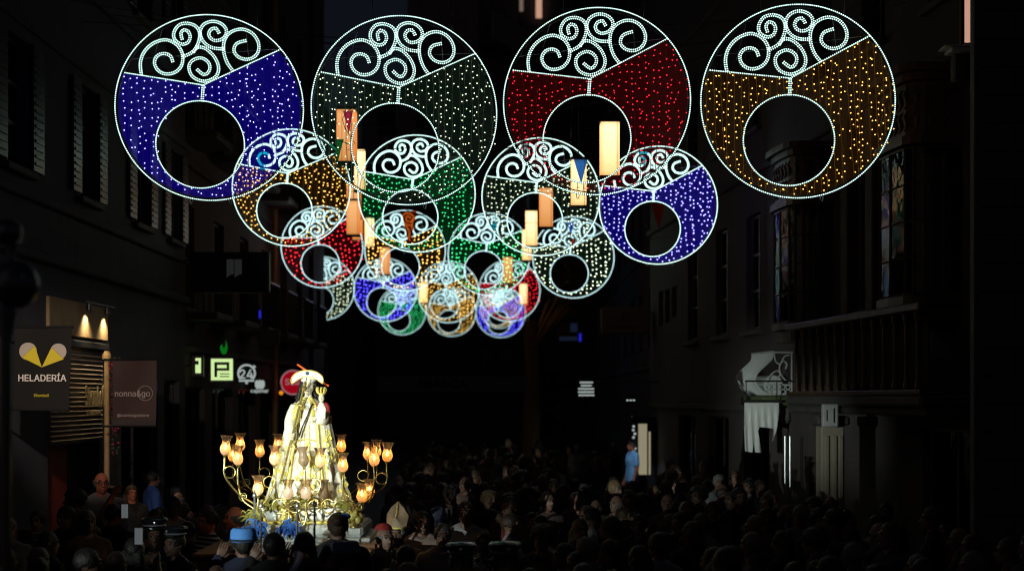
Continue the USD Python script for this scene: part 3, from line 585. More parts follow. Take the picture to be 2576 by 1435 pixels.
# flower garland on a wire
ga = thing('flower_garland', 'magenta flower garland hanging between the tan post and the brown banner', 'garland', tuple(at(283, 1000, 21.9)))
gp = spline([(0.02, 0, .52), (-.02, 0, .3), (.03, 0, .1), (-.03, 0, -.15), (.0, 0, -.4), (.02, 0, -.75)], 8)
obj('stem', tube(gp, .006, 5), M['leaf'], ga)
fl = gp[rng.integers(0, len(gp), 90)] + rng.normal(0, .035, (90, 3)); v0, f0 = beads(fl, 1.0, OCT); vr = v0.reshape(90, -1, 3); vr = fl[:, None] + (vr - fl[:, None]) * (rng.uniform(.008, .022, (90, 1, 1)) * rng.uniform(.4, 1.2, (90, 1, 3)))
obj('blossoms', (vr.reshape(-1, 3), f0), M['flower_magenta'], ga)
lf = gp[rng.integers(0, len(gp), 70)] + rng.normal(0, .04, (70, 3)); obj('leaves', beads(lf, .022, OCT, (1, .2, .7)), M['leaf'], ga)
# lit sign: square letter emblem
def arm(t, x0, x1, y=.06, z=0.0): obj('bracket', tube([(x0, y, z), (x1, y, z)], .012, 6), M['dark_metal'], t)
Y = 30.0; k = Y / F; c = at(558, 928.5, Y); pe = thing('square_sign', 'lit pale-green square sign with angular P and E', 'sign', tuple(c))
obj('case', bbox(-.25, .25, .0, .12, -.25, .25, .01), M['sign_black'], pe); arm(pe, -.55, -.25)
e = lambda x: (x - 500) * .1862 * k * 2
def px(x0, y0, x1, y1):  # picture fragment units of the emblem
    s = .1692 * k; return sg.box((x0 - 500) * s, (560 - y1) * s, (x1 - 500) * s, (560 - y0) * s)
g = px(340, 400, 663, 720).difference(px(388, 450, 612, 672)).union(px(435, 494, 568, 536).buffer(.004)).union(px(432, 578, 640, 680).difference(px(470, 618, 640 - 26, 632)).difference(px(470, 656, 640 - 26, 672)))
obj('emblem', xf(extrude(g, .012), (0, -.013, 0)), M['sign_lime'], pe)
c = at(497, 919, 29.0); s2 = thing('lit_sign', 'small pale-green lit sign half hidden left of the square sign', 'sign', tuple(c))
obj('case', bbox(-.12, .10, .0, .1, -.20, .20, .01), M['sign_black'], s2); arm(s2, -.5, -.12)
obj('lit_field', [box(-.04, .06, -.01, -.001, -.135, .02), box(-.04, .06, -.01, -.001, .09, .14), box(.02, .06, -.01, -.001, .021, .089)], M['sign_lime'], s2)
c = at(563, 878, 31.0); s3 = thing('flame_sign', 'dim green flame-shaped light above the square sign', 'sign', tuple(c))
obj('flame', [ball((0, 0, -.03), .06, 2, (1, .5, 1.1)), tube(spline([(-.035, 0, -.02), (-.05, 0, .06), (-.02, 0, .10)], 4), [.03] * 4 + [.02, .015, .01, .006, .003], 8), tube(spline([(.03, 0, -.02), (.05, 0, .07), (.04, 0, .17)], 4), [.03] * 4 + [.02, .015, .01, .006, .003], 8)], M['sign_green'], s3)
obj('bracket', tube([(-.45, .0, -.10), (.0, .0, -.10)], .01, 5), M['dark_metal'], s3)
Y = 34.0; k = Y / F; c = at(620, 938, Y); s4 = thing('round_clock_sign', 'white lit 24-hour sign with a circling arrow', 'sign', tuple(c)); r = 21 * k
obj('arrow', [tube([(r * math.cos(a), 0, r * math.sin(a)) for a in np.linspace(-.75, 3.85, 40)], .022, 7), extrude(sg.Polygon([(r * .65, r * .55), (r * 1.15, r * .75), (r * .85, r * 1.02)]), .03)], M['sign_white'], s4)
obj('digits', xf(text('24', 22 * k, .02, True, width=34 * k), (0, -.02, -13 * k)), M['sign_white'], s4)
obj('bar', [bbox(-19 * k, 19 * k, -.02, .0, -21 * k, -16 * k, .008), ball((0, 0, -24 * k), 3.5 * k, 1)], M['sign_white'], s4)
obj('back', lathe([(0, 0), (r * .95, 0), (r * .95, .03), (0, .03)], 24), M['sign_black'], s4); xb = s4.GetChildren()[-1]
UsdGeom.Xformable(xb).AddTranslateOp().Set(Gf.Vec3d(0, .03, 0)); UsdGeom.Xformable(xb).AddRotateXYZOp().Set(Gf.Vec3f(-90, 0, 0)); arm(s4, -.6, 0, .05)
Y = 36.0; k = Y / F; c = at(653, 972, Y); s5 = thing('bank_sign', 'white lit shield over the word cajamar', 'sign', tuple(c))
sh_ = sg.Polygon([(-11, 10), (-8, 14), (-3, 12), (0, 15), (3, 12), (8, 14), (11, 10), (11, 0), (7, -6), (-7, -6), (-11, 0)]).buffer(1.0)
obj('shield', extrude(sg.Polygon([(x * k, (z + 2) * k) for x, z in sh_.exterior.coords]), .03), M['sign_white'], s5)
obj('lettering', xf(text('cajamar', 8.5 * k, .02, True, width=45 * k), (0, 0, -14 * k)), M['sign_white'], s5)
obj('back_plate', box(-24 * k, 24 * k, .032, .06, -18 * k, 18 * k), M['sign_black'], s5); arm(s5, -.5, -.2, .045)
Y = 40.0; k = Y / F; c = at(737, 961, Y); s6 = thing('round_red_sign', 'round red lit shop sign half hidden behind the statue', 'sign', tuple(c)); r = 30 * k
obj('disc', extrude(sg.Point(0, 0).buffer(r), .08), M['sign_red'], s6); obj('rim', tube([(r * math.cos(a), -.01, r * math.sin(a)) for a in np.arange(0, 2 * PI, .15)], .022, 6, closed=True), M['sign_redtext'], s6)
obj('lettering', xf(text('Solla', 15 * k, .02, True, width=46 * k), (3 * k, -.005, -6 * k)), M['sign_redtext'], s6); arm(s6, -.7, -.3, .1)
c = at(707, 987, 39.5); s7 = thing('round_lamp', 'small round orange lamp below the red sign', 'lamp', tuple(c)); obj('globe', ball((0, 0, 0), .055, 2), M['sign_orange'], s7); obj('stem', tube([(0, .0, .056), (0, 0, .2), (-.5, 0, .2)], .01, 5), M['dark_metal'], s7)
# dark blade sign with two pale panels
Y = 27.5; c = at(582, 683, Y); k = Y / F; s8 = thing('blade_sign', 'large dark projecting sign with two pale torn panels', 'sign', tuple(c))
obj('case', bbox(-100 * k, 95 * k, .0, .16, -52 * k, 50 * k, .02), M['sign_black'], s8)
for sx in (-1, 1):
    x0 = -12 * k if sx < 0 else 8 * k
    obj('panel', extrude(sg.Polygon([(x0, 31 * k), (x0 + 18 * k, 31 * k), (x0 + 18 * k, -6 * k), (x0 + 9 * k, -8 * k), (x0, -15 * k)]), .006), M['panel_grey_glow'], s8); UsdGeom.Xformable(s8.GetChildren()[-1]).AddTranslateOp().Set(Gf.Vec3d(0, -.008, 0))
obj('edge_trim', box(90 * k, 93 * k, -.01, -.001, -50 * k, 48 * k), M['granite'], s8); arm(s8, -1.0, -.69, .08, .2)
c = at(653, 790, 36); s9 = thing('neon_strip', 'short upright blue light under the dark blade sign', 'lamp', tuple(c)); obj('tube', tube([(0, 0, -.09), (0, 0, .09)], .03, 8), M['sign_blue'], s9); obj('holder', tube([(0, .03, -.35), (0, .03, .2), (-.5, .03, .2)], .02, 6), M['granite'], s9)
c = at(676, 848, 33); s10 = thing('small_board', 'small dull brown board on the left house above the bank sign', 'sign', tuple(c)); obj('board', bbox(-.22, .22, 0, .06, -.16, .16, .01), M['sign_brown'], s10); arm(s10, -.5, -.22)
# right side signs
Y = 37.6; k = Y / F; c = at(1572, 805, Y); b1 = thing('brown_sign', 'dull brown projecting shop sign with a petal emblem on the right', 'sign', tuple(c))
obj('case', bbox(-60 * k, 62 * k, 0, .2, -33 * k, 33 * k, .02), M['sign_brown'], b1)
obj('emblem', [xf(extrude(sg.Point(0, 0).buffer(4 * k), .01), (8 * k * math.cos(a), -.012, 10 * k + 8 * k * math.sin(a))) for a in np.arange(0, 2 * PI, PI / 3)], M['wood_dark'], b1)
obj('lettering', [box(x * k, (x + 6) * k, -.012, -.002, -20 * k, -12 * k) for x in range(-36, 36, 9)], M['wood_dark'], b1); arm(b1, .58, .9, .1, .2)
Y = 36.8; c = at(1475, 976, Y); k = Y / F; g1 = thing('led_sign', 'green-white lit pharmacy board of five text lines', 'sign', tuple(c))
obj('case', bbox(-24 * k, 24 * k, 0, .12, -26 * k, 26 * k, .02), M['sign_black'], g1)
for i, (vv, w) in enumerate(((15, 15), (7, 12), (-1, 19), (-9, 19), (-17, 18))): obj('text_line', beads([(x * k, -.015, vv * k) for x in np.arange(-w, w + .1, 3.2)], 3.0 * k, None, (1, .4, .85)), M['sign_white'], g1)
arm(g1, .2, 2.0, .06, .15)
for i, u in enumerate((1578, 1586, 1594)):
    c = at(u, 1005, 37.2); l = thing('ceiling_spot', 'small bright round spotlight, %s of the three in a row on the right' % ('left', 'middle', 'right')[i], 'lamp', tuple(c), group=None); obj('lens', ball((0, 0, 0), .026, 2), M['sign_pale'], l); obj('housing', lathe([(.028, .01), (.034, .02), (.034, .12), (0, .12)], 10), M['dark_metal'], l)
c = at(1618, 1130, 37.0); Y = 37.0; k = Y / F; ad = thing('advert_stand', 'cream backlit advert stand beside the man in light blue', 'sign', (c[0], Y, .12))
hz = c[2]; obj('case', bbox(-30 * k, 32 * k, .0, .18, 0, 2.35, .03), M['dark_metal'], ad); 
obj('lit_face', [box(-13 * k, 9 * k, -.012, -.002, 1.0, 2.18), box(13 * k, 18 * k, -.012, -.002, 1.0, 2.0)], M['lit_panel_cream'], ad)
obj('light_string', beads([(-23 * k + R.uniform(-.03, .03), -.03, 1.1 + .085 * i) for i in range(13)], .035, None), M['sign_white'], ad)
c = at(1432, 836, 60); k = 60 / F; bl = thing('dim_blue_sign', 'dim blue shop sign far down the right side', 'sign', tuple(c)); obj('case', bbox(-30 * k, 32 * k, 0, .2, -30 * k, 34 * k, .03), M['sign_black'], bl); obj('lit_field', [box(-25 * k, 20 * k, -.012, -.002, -20 * k, -10 * k), box(2 * k, 20 * k, -.012, -.002, 2 * k, 24 * k)], M['sign_blue_dim'], bl); obj('edge_light', box(24 * k, 30 * k, -.012, -.002, -22 * k, -2 * k), M['sign_blue'], bl); arm(bl, .5, 1.6, .1)
# dark bronze knobs of a near lamp post, left edge, out of focus
Y = 7.0; k = Y / F; c = at(40, 715, Y); fp = thing('ornate_post', 'near out-of-focus dark post of two stacked knobs at the left edge', 'post', (c[0], Y, 0))
obj('knob', ball((0, 0, c[2]), 56 * k, 3, (1, 1, 1.08)), M['bronze_dark'], fp, True); u2 = at(22, 585, Y)
obj('knob', ball((u2[0] - c[0], 0, u2[2]), 33 * k, 3), M['bronze_dark'], fp, True)
obj('shaft', lathe([(.07, 0), (.07, .9), (.03, 1.0), (.022, c[2] - .25), (.05, c[2] - .12), (.03, c[2] - .09)], 16, (-.045, 0, 0)), M['bronze_dark'], fp, True)
obj('neck', lathe([(.03, c[2] + .09), (.02, c[2] + .13), (.03, u2[2] - .05)], 12, (-.02, 0, 0)), M['bronze_dark'], fp, True)

# ------------------------------------------------------------------ street lanterns on span wires
LN = [(872, 277, 410, 24, 'amber', 'left'), (905, 376, 480, 13, 'white', 'left'), (890, 462, 548, 17, 'amber', 'left'), (889, 505, 592, 16, 'amber', 'left'), (899, 545, 605, 15, 'amber', 'left'), (929, 548, 622, 11, 'white', 'left'), (968, 622, 691, 12, 'amber', 'left'), (1065, 710, 762, 10, 'white', 'left'),
      (1533, 308, 446, 24, 'white', 'right'), (1455, 402, 520, 19, 'white', 'right'), (1373, 473, 573, 17, 'amber', 'right'), (1336, 530, 620, 15, 'white', 'right'), (1325, 577, 656, 12, 'white', 'right'), (1277, 646, 713, 12, 'amber', 'right'), (1316, 713, 766, 10, 'white', 'right')]
ordn = ['nearest', 'second nearest', 'third', 'fourth', 'fifth', 'sixth', 'seventh', 'farthest']; cnt = {'left': 0, 'right': 0}
for (u, v0, v1, hw, kind, side) in LN:
    Yl = 0.735 * F / (v1 - v0); k = Yl / F; c = at(u, v1, Yl); h, w = .735, min(hw * 2 * k, .30)
    n = cnt[side]; cnt[side] += 1
    t = thing('street_lantern', '%s box street lantern, %s of the %s row' % ('white-lit' if kind == 'white' else 'amber-lit', 'farthest' if (side == 'right' and n == 6) else ordn[n], side), 'lantern', tuple(c), group='box street lanterns over the street')
    obj('lamp_box', bbox(-w / 2, w / 2, -w / 2, w / 2, 0.012, h - .012, .012), M['lantern_' + kind], t)
    obj('end_cap', bbox(-w / 2 - .012, w / 2 + .012, -w / 2 - .012, w / 2 + .012, h - .011, h + .03, .008), M['lantern_cap'], t)
    obj('end_cap', bbox(-w / 2 - .012, w / 2 + .012, -w / 2 - .012, w / 2 + .012, -.02, .011, .008), M['lantern_cap'], t)
    obj('corner_strip', [box(x - .0025, x + .0025, -w / 2 - .005, -w / 2 - .001, .012, h - .012) for x in ((-w * .2, w * .24) if n == 0 and kind == 'amber' else (w * .36,))], M['lantern_cap'], t)
    obj('hanger', tube([(0, 0, h + .031), (0, 0, h + .9)], .008, 5), M['black_cable'], t)
    xl, xr = -5.75 - c[0], max(6.72 - .09 * Yl, 3.4) - c[0]
    obj('span_wire', tube([(xl, 0, h + 1.35), (0, 0, h + .9), (xr, 0, h + 1.35)], .006, 4), M['black_cable'], t)

# floodlight on a stand at the left kerb, out of the picture: plate added to shape its beam
fd = thing('floodlight', 'floodlight on a tall stand with an added black plate that shapes the beam', 'floodlight', FLOOD, -math.degrees(FAZ))
obj('housing', lathe([(0, 0), (.16, 0), (.17, .1), (.12, .3), (0, .32)], 20), M['dark_metal'], fd); UsdGeom.Xformable(fd.GetChildren()[-1]).AddTranslateOp().Set(Gf.Vec3d(0, -.06, 0)); UsdGeom.Xformable(fd.GetChildren()[-1]).AddRotateXYZOp().Set(Gf.Vec3f(90, 0, 0))
def gp_(l): return sg.Polygon([(.8 * math.tan(math.radians(a) - FAZ), .8 * math.tan(math.radians(e))) for a, e in l])
gate = unary_union([gp_([(26.0, -5.2), (26.0, 1.4), (30.4, 1.8), (31.6, 1.8), (31.7, -.4), (38.4, -.5), (38.4, -2.7), (31.0, -2.7), (31.0, -7.1), (28.4, -7.1), (28.0, -5.4)]), gp_([(32.5, -8.0), (32.5, -5.9), (35.3, -5.9), (35.3, -8.0)])])
obj('added_beam_plate', xf(extrude(sg.box(-.4, -.45, .4, .4).difference(gate), .004), (0, .8, 0)), M['cap_visor'], fd)  # added plate, its opening cut to keep the beam off the crowd
obj('arm', [tube([(-.38, -.05, -.4), (-.38, .80, -.4)], .012, 6), tube([(0, -.05, -.4), (-.38, -.05, -.4)], .012, 6)], M['dark_metal'], fd)
obj('stand', lathe([(.02, -2.95), (.02, -.2), (0, -.2)], 8, (0, -.1, 0)), M['dark_metal'], fd)
fd.SetCustomDataByKey('label', 'floodlight with an added beam-shaping plate, the farther left of the two stands')
A2 = math.atan2(-2.03 - FLOOD2[0], 16.0 - FLOOD2[1])
f2 = thing('floodlight', 'floodlight on a tall stand nearer the camera, with an added beam-shaping plate', 'floodlight', FLOOD2, -math.degrees(A2))
obj('housing', lathe([(0, 0), (.12, 0), (.13, .1), (.09, .25), (0, .27)], 20), M['dark_metal'], f2); UsdGeom.Xformable(f2.GetChildren()[-1]).AddTranslateOp().Set(Gf.Vec3d(0, -.06, 0)); UsdGeom.Xformable(f2.GetChildren()[-1]).AddRotateXYZOp().Set(Gf.Vec3f(90, 0, 0))
obj('stand', lathe([(.02, -3.6), (.02, -.14), (0, -.14)], 8, (0, -.1, 0)), M['dark_metal'], f2)
E2 = math.atan2(2.82 - FLOOD2[2], 11.6)
g2 = sg.Polygon([(1.2 * math.tan(math.radians(a)), 1.2 * math.tan(math.radians(e))) for a, e in ((-2.6, -9.9), (2.6, -9.9), (2.3, -7.6), (1.7, -5.6), (1.15, -3.3), (1.05, -1.5), (-1.05, -1.5), (-1.15, -3.3), (-1.7, -5.6), (-2.3, -7.6))])
obj('added_beam_plate', xf(extrude(sg.box(-.3, -.40, .3, .25).difference(g2), .004), (0, 1.2, 0)), M['cap_visor'], f2)  # second added plate, its opening holds the beam to the statue
obj('arm', [tube([(-.28, -.05, -.3), (-.28, 1.20, -.3)], .012, 6), tube([(0, -.05, -.3), (-.28, -.05, -.3)], .012, 6)], M['dark_metal'], f2)
f2.SetCustomDataByKey('label', 'floodlight on a tall stand nearer the camera, with a narrower added beam plate')
# ------------------------------------------------------------------ light rings
def N(x, y): return ((x - 643) / 568.0, (663 - y) / 575.0)
SCR = [
    [(232, 470), (226, 400), (248, 332), (300, 278), (370, 252), (430, 270), (470, 315), (480, 370), (466, 420), (425, 455), (370, 462), (327, 437), (310, 393), (327, 352), (366, 337), (404, 349), (420, 386)],
    [(482, 352), (535, 325), (568, 278), (582, 218), (565, 168), (512, 146), (458, 158), (426, 205), (432, 250), (470, 276), (506, 268), (524, 236), (516, 200), (488, 186), (468, 208), (476, 246)],
    [(722, 298), (655, 292), (605, 258), (584, 205), (600, 155), (650, 129), (702, 137), (738, 168), (740, 208), (712, 240), (665, 246), (636, 216), (646, 182), (678, 170), (698, 200)],
    [(782, 432), (746, 380), (726, 310), (732, 240), (772, 190), (838, 171), (903, 198), (938, 258), (930, 320), (882, 356), (824, 350), (788, 310), (804, 262), (860, 242)],
    [(545, 322), (568, 292), (618, 300), (672, 352), (696, 418), (674, 475), (606, 502), (540, 476), (516, 420), (536, 376), (590, 357), (636, 386), (641, 430), (610, 462), (566, 430)]]
VL, VC, VR = N(135, 462), N(602, 525), N(1070, 290)
IC, IR = N(585, 893), .470
STEP = .0225
def p3_(p2, y=0.0): p2 = np.asarray(p2, float); return np.stack([p2[:, 0], np.full(len(p2), y), p2[:, 1]], 1)
def circ(c, r, n=160): a = np.arange(n) * 2 * PI / n; return np.stack([c[0] + r * np.cos(a), c[1] + r * np.sin(a)], 1)
def rope(parent, name, pts, closed=False, double=False, far=False):
    br, bm = ((.0092, 'rope_bead'), (.0108, 'rope_bead_mid'), (.0122, 'rope_bead_far'))[int(far)]
    if closed:
        t = p3_(pts[::2]); b = resample(np.vstack([pts, pts[:1]]), STEP)[:-1]; o = obj(name, tube(t, .0105, 6, closed=True), M['rope_tube'], parent); obj('bead_lights', beads(p3_(b, -.009), br, OCT), M[bm], o, kind='stuff'); return
    c = resample(pts, .03); t = np.gradient(c, axis=0); t /= np.linalg.norm(t, axis=1, keepdims=True); nn = np.stack([-t[:, 1], t[:, 0]], 1)
    offs = (-.0105, .0105) if double else (0,)
    o = obj(name, [tube(p3_(c + nn * q), .0112, 6) for q in offs], M['rope_tube'], parent); bs = []
    for q in offs:
        r_ = resample(c + nn * q, STEP); bs.append(r_ + (np.array([0, 0])))
    obj('bead_lights', [beads(p3_(x, -.009), br, OCT) for x in bs], M[bm], o, kind='stuff')
def make_ring(color, label, seed, loc, rz, ry, sc, rx=0.0, far=False):
    rg = np.random.default_rng(seed)
    t = thing('light_ring', label, 'light ring', loc, rz, 'round festival light rings hung across the street', sc, rx, ry)
    rope(t, 'outer_hoop', circ((0, 0), 1.0, 200), True, far=far)
    rope(t, 'inner_hoop', circ(IC, IR, 120), True, far=far)
    rope(t, 'crossbar', np.array([VL, VC]), far=far); rope(t, 'crossbar', np.array([VC, VR]), far=far)
    rope(t, 'stem', np.array([(VC[0], VC[1] - .01), (IC[0] + .02, IC[1] + IR)]), double=True, far=far)
    for s in SCR: rope(t, 'scroll', spline(np.array([N(*q) for q in s]), 6), double=True, far=far)
    fr = [tube(p3_(circ((0, 0), .972, 90), .02), .006, 5, closed=True)]
    for a, b in (((-.62, .15 + .3), (-.5, .85)), ((.0, .3), (.05, .98)), ((.42, .45), (.38, .9)), ((-.85, .5), (.75, .66)), ((-.2, .6), (-.23, .96))): fr.append(tube(p3_([a, b], .02), .0035, 4))
    for x in (-.2, .22): fr.append(tube(p3_(spline([(x - .015, -.985), (x - .01, -1.03), (x + .01, -1.03), (x + .015, -.985)], 4)), .004, 4))
    obj('wire_frame', fr, M['steel'], t)
    obj('hanging_wire', [tube(p3_([(x, math.sqrt(1 - x * x)), (x * 1.1, 1.75)], .01), .004, 4) for x in (-.35, .5)], M['steel'], t)
    dens = (1.0, .9, .64)[int(far)] * {'blue': 1.0, 'green': 1.0, 'white': 1.0, 'red': 1.0, 'amber': 1.0}[color]
    for x0 in np.arange(-.93, .95, .072 / dens):
        top = min(VC[1] + (VL[1] - VC[1]) * (VC[0] - x0) / (VC[0] - VL[0]) if x0 < VC[0] else VC[1] + (VR[1] - VC[1]) * (x0 - VC[0]) / (VR[0] - VC[0]), math.sqrt(1 - x0 * x0) * .97)
        bot = -math.sqrt(1 - x0 * x0) * .97
        iv = [(bot, top)]
        if abs(x0 - IC[0]) < IR:
            h = math.sqrt(IR ** 2 - (x0 - IC[0]) ** 2); iv = [(IC[1] + h + .01, top), (bot, IC[1] - h - .01)]
        for a, b in iv:
            if b - a < .03: continue
            drift = rg.normal(0, .02); zz = np.arange(b, a, -.05); zz = np.r_[zz, a]
            path = np.stack([x0 + drift * (b - zz) + np.cumsum(rg.normal(0, .003, len(zz))), zz], 1)
            l = [tube(p3_(path, .012), .0035, 4)]; bl = []
            z = b - rg.uniform(.01, .06)
            while z > a + .01:
                xx = np.interp(-z, -path[:, 1], path[:, 0]); e = np.array([xx + rg.choice([-1, 1], p=[.25, .75]) * rg.uniform(.012, .034), z + rg.normal(0, .008)])
                l.append(tube(p3_([(xx, z), e], .012), .0028, 4)); (bl.append(e) if rg.random() > .05 else None); z -= rg.uniform(.05, .095) / dens
            if not bl: continue
            w = obj('light_strand', l, M['wire_' + color], t)
            obj('bulbs', beads(p3_(bl, .006), (.0080, .0122, .0112)[int(far)], OCT), M[('led_far_' if far > 1 else 'led_') + color], w, kind='stuff')
    # added see-through sheet behind the strands, standing in for the lens glow
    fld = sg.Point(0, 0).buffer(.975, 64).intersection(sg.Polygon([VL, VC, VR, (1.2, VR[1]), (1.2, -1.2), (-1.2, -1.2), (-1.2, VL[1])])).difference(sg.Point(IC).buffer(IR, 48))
    obj('painted_glow', xf(extrude(fld, .001), (0, .028, 0)), M['painted_glow_' + color], t)
    return t
rows = ['front row', 'second row', 'third row', 'fourth row', 'fifth row', 'sixth row']
side = ['leftmost', 'second from the left', 'third from the left', 'rightmost']
# row, place in row, colour, centre u, v, radius in the picture, yaw, roll
RG = [(0, 0, 'blue', 528, 271, 233, 8, 0), (0, 1, 'white', 1019, 278, 237, 15, .5), (0, 2, 'red', 1500, 255, 235, -6, 0), (0, 3, 'amber', 2006, 255, 243, -2, -1.5),
      (1, 0, 'amber', 733, 472, 147, 6, 2.5), (1, 1, 'green', 1048, 487, 147, 5, 1), (1, 2, 'white', 1360, 495, 148, 0, 0), (1, 3, 'blue', 1655, 516, 148, -4, -1),
      (2, 0, 'red', 810, 621, 102, 5, -8), (2, 1, 'amber', 1019, 630, 101, 4, 2), (2, 2, 'green', 1230, 639, 103, 0, 5), (2, 3, 'white', 1442, 647, 102, -2, 0),
      (3, 0, 'white', 812, 725, 79, 4, 4), (3, 1, 'blue', 969, 729, 79, 4, 3), (3, 2, 'amber', 1127, 734, 77, 0, 3), (3, 3, 'red', 1281, 731, 77, 0, -6),
      (4, 1, 'green', 1011, 781, 60, 4, 4), (4, 2, 'amber', 1136, 784, 61, 0, 2), (4, 3, 'blue', 1259, 786, 62, 0, -4), (5, 3, 'amber', 1256, 776, 49, 0, 0)]
proto = {}
for i, (r, c, col, u, v, rad, yaw, roll) in enumerate(RG):
    Y = F / rad; p = at(u, v, Y)
    word = {'blue': 'blue', 'white': 'warm-white', 'red': 'red', 'amber': 'amber', 'green': 'green'}[col]
    lb = '%s light ring with white scrollwork, %s in the %s' % (word, side[c], rows[r])
    if r == 5: lb = 'smallest amber light ring, glimpsed behind the blue ring of the fifth row'
    key = (col, min(r, 2))
    if key not in proto: proto[key] = make_ring(col, lb, 100 + i, p, yaw, roll, 1.0, far=min(r, 2))
    else: dup(proto[key], p, yaw, lb, group='round festival light rings hung across the street', ry=roll)
for r, (Y, z0) in enumerate(((17.15, 7.95), (27.2, 7.7), (39.2, 7.6), (51.0, 7.5), (65.6, 7.4))):
    t = thing('span_wire', 'thin steel wire over the street carrying the %s of light rings' % rows[r], 'wire', (0, Y + .05, 0))
    xl, xr = -5.72 if Y < 28 else (-6.0 if Y < 47 else -8.1), 6.72 - .09 * Y if Y < 38 else 4.3
    obj('cable', tube(spline([(xl, 0, z0 + .9), (xl * .5 + xr * .5, 0, z0), (xr, 0, z0 + .9)], 10), .006, 4), M['black_cable'], t)
    obj('anchor', [ball((x, 0, z0 + .9), .03, 1) for x in (xl, xr)], M['steel'], t)

# ------------------------------------------------------------------ bunting
def pennant(parent, p, w, h, m, tilt):
    v = np.array([[-w / 2, 0, 0], [w / 2, 0, 0], [w * .05, tilt, -h]]); a = 9
    pts = []; fs = []
    for j in range(a + 1):
        b = j / a; L = v[0] * (1 - b) + v[2] * b; Q = v[1] * (1 - b) + v[2] * b; pts += [L + [0, .02 * math.sin(6 * b), 0], (L + Q) / 2 + [0, .03 * math.sin(4 * b + 1), 0], Q + [0, -.02 * math.sin(5 * b), 0]]
    for j in range(a):
        for i in range(2): k = j * 3 + i; fs += [[k, k + 3, k + 4], [k, k + 4, k + 1]]
    V = np.array(pts) + p; f = np.array(fs)
    obj('pennant', [(V, f), (V + [0, .003, 0], f[:, ::-1])], M[m], parent)
BU = [(20.0, [(875, 278, 26, 58, 'magenta'), (845, 350, 40, 60, 'teal'), (1215, 390, 30, 48, 'teal'), (1205, 150, 26, 40, 'grey')], 'crossing before the left lanterns'),
      (18.6, [(1345, 205, 30, 48, 'grey'), (1425, 212, 32, 40, 'grey'), (1350, 275, 24, 50, 'grey'), (1625, 180, 30, 60, 'grey'), (1390, 200, 26, 46, 'grey')], 'behind the red ring of the front row'),
      (24.4, [(658, 378, 42, 62, 'cyan'), (1460, 398, 36, 66, 'blue'), (1618, 376, 26, 46, 'cyan'), (1320, 352, 24, 60, 'grey')], 'across the second row of light rings'),
      (31.0, [(1028, 530, 40, 92, 'orange'), (1240, 560, 22, 32, 'cyan'), (1435, 560, 16, 34, 'blue'), (1753, 460, 12, 22, 'red'), (1733, 585, 10, 24, 'red'), (1440, 600, 12, 26, 'red')], 'with an orange pennant before the third row')]
for Y, ps, lb in BU:
    pp = sorted([(at(u, v, Y), w * Y / F, h * Y / F, m) for u, v, w, h, m in ps], key=lambda q: q[0][0])
    t = thing('bunting', 'string of coloured pennants %s' % lb, 'bunting', (0, Y, 0))
    z = max(q[0][2] for q in pp) + .02
    xl, xr = -5.7 if Y < 28 else -6.0, 6.7 - .09 * Y
    obj('cord', tube(spline([(xl, .01, z + .9)] + [(q[0][0], .01, q[0][2]) for q in pp] + [(xr, .01, z + .9)], 6), .004, 4), M['black_cable'], t)
    for q, w, h, m in pp: pennant(t, np.array([q[0], 0, q[2]]), w, h, 'pennant_' + m, .04)
c = at(1655, 512, 28.5); t = thing('orange_pennant', 'orange cloth pennant seen through the blue ring of the second row', 'pennant', tuple(c))
pennant(t, np.zeros(3), 34 * 28.5 / F, 66 * 28.5 / F, 'pennant_orange', .05); obj('cord', tube([(-5.2, 0, .5), (0, 0, .005), (1.5, 0, .4)], .004, 4), M['black_cable'], t)

# ------------------------------------------------------------------ the float
FX, FY, FZ = at(775, 0, 16.0)[0], 16.0, 1.815      # foot of the statue
fl = thing('procession_float', 'white-panelled processional float carrying the statue over the bearers', 'float', (FX, FY, 0))
obj('plinth', [bbox(-.50, .50, -.40, .40, FZ - .115, FZ - .01, .02), bbox(-.47, .47, -.36, .36, FZ - .0095, FZ - .001, .004)], M['float_white'], fl)
obj('gold_moulding', bbox(-.53, .53, -.43, .43, FZ - .15, FZ - .117, .012), M['gold'], fl)
obj('panel', [bbox(-.60, .60, -.52, .52, FZ - .27, FZ - .152, .03), bbox(-.68, .68, -.60, .60, FZ - .31, FZ - .272, .012), bbox(-.74, .74, -.66, .66, FZ - .40, FZ - .312, .02)], M['float_white'], fl)
obj('table', [bbox(-1.02, 1.02, -.80, .95, FZ - .46, FZ - .402, .015), bbox(-.96, .96, -.75, .90, FZ - .62, FZ - .462, .02), bbox(-1.05, 1.05, -.83, .98, FZ - .66, FZ - .622, .012)], M['float_wood'], fl)
for x in (-.75, -.25, .25, .75): obj('carrying_pole', bbox(x - .045, x + .045, -2.1, 2.3, FZ - .755, FZ - .665, .02), M['float_wood'], fl)
for x in (-.9, .9):
    for y in (-.7, .85): obj('leg', lathe([(.045, .0), (.05, .5), (.04, FZ - .66)], 10, (x, y, 0)), M['float_wood'], fl)
ledges = [(a, b) for a, b in ((.55, 1.0),)]
for a, b in ledges: obj('side_step', [bbox(a, b, -.78, -.50, FZ - .40, FZ - .36, .01), bbox(a - .05, b - .12, -.74, -.50, FZ - .359, FZ - .31, .01)], M['float_wood'], fl)

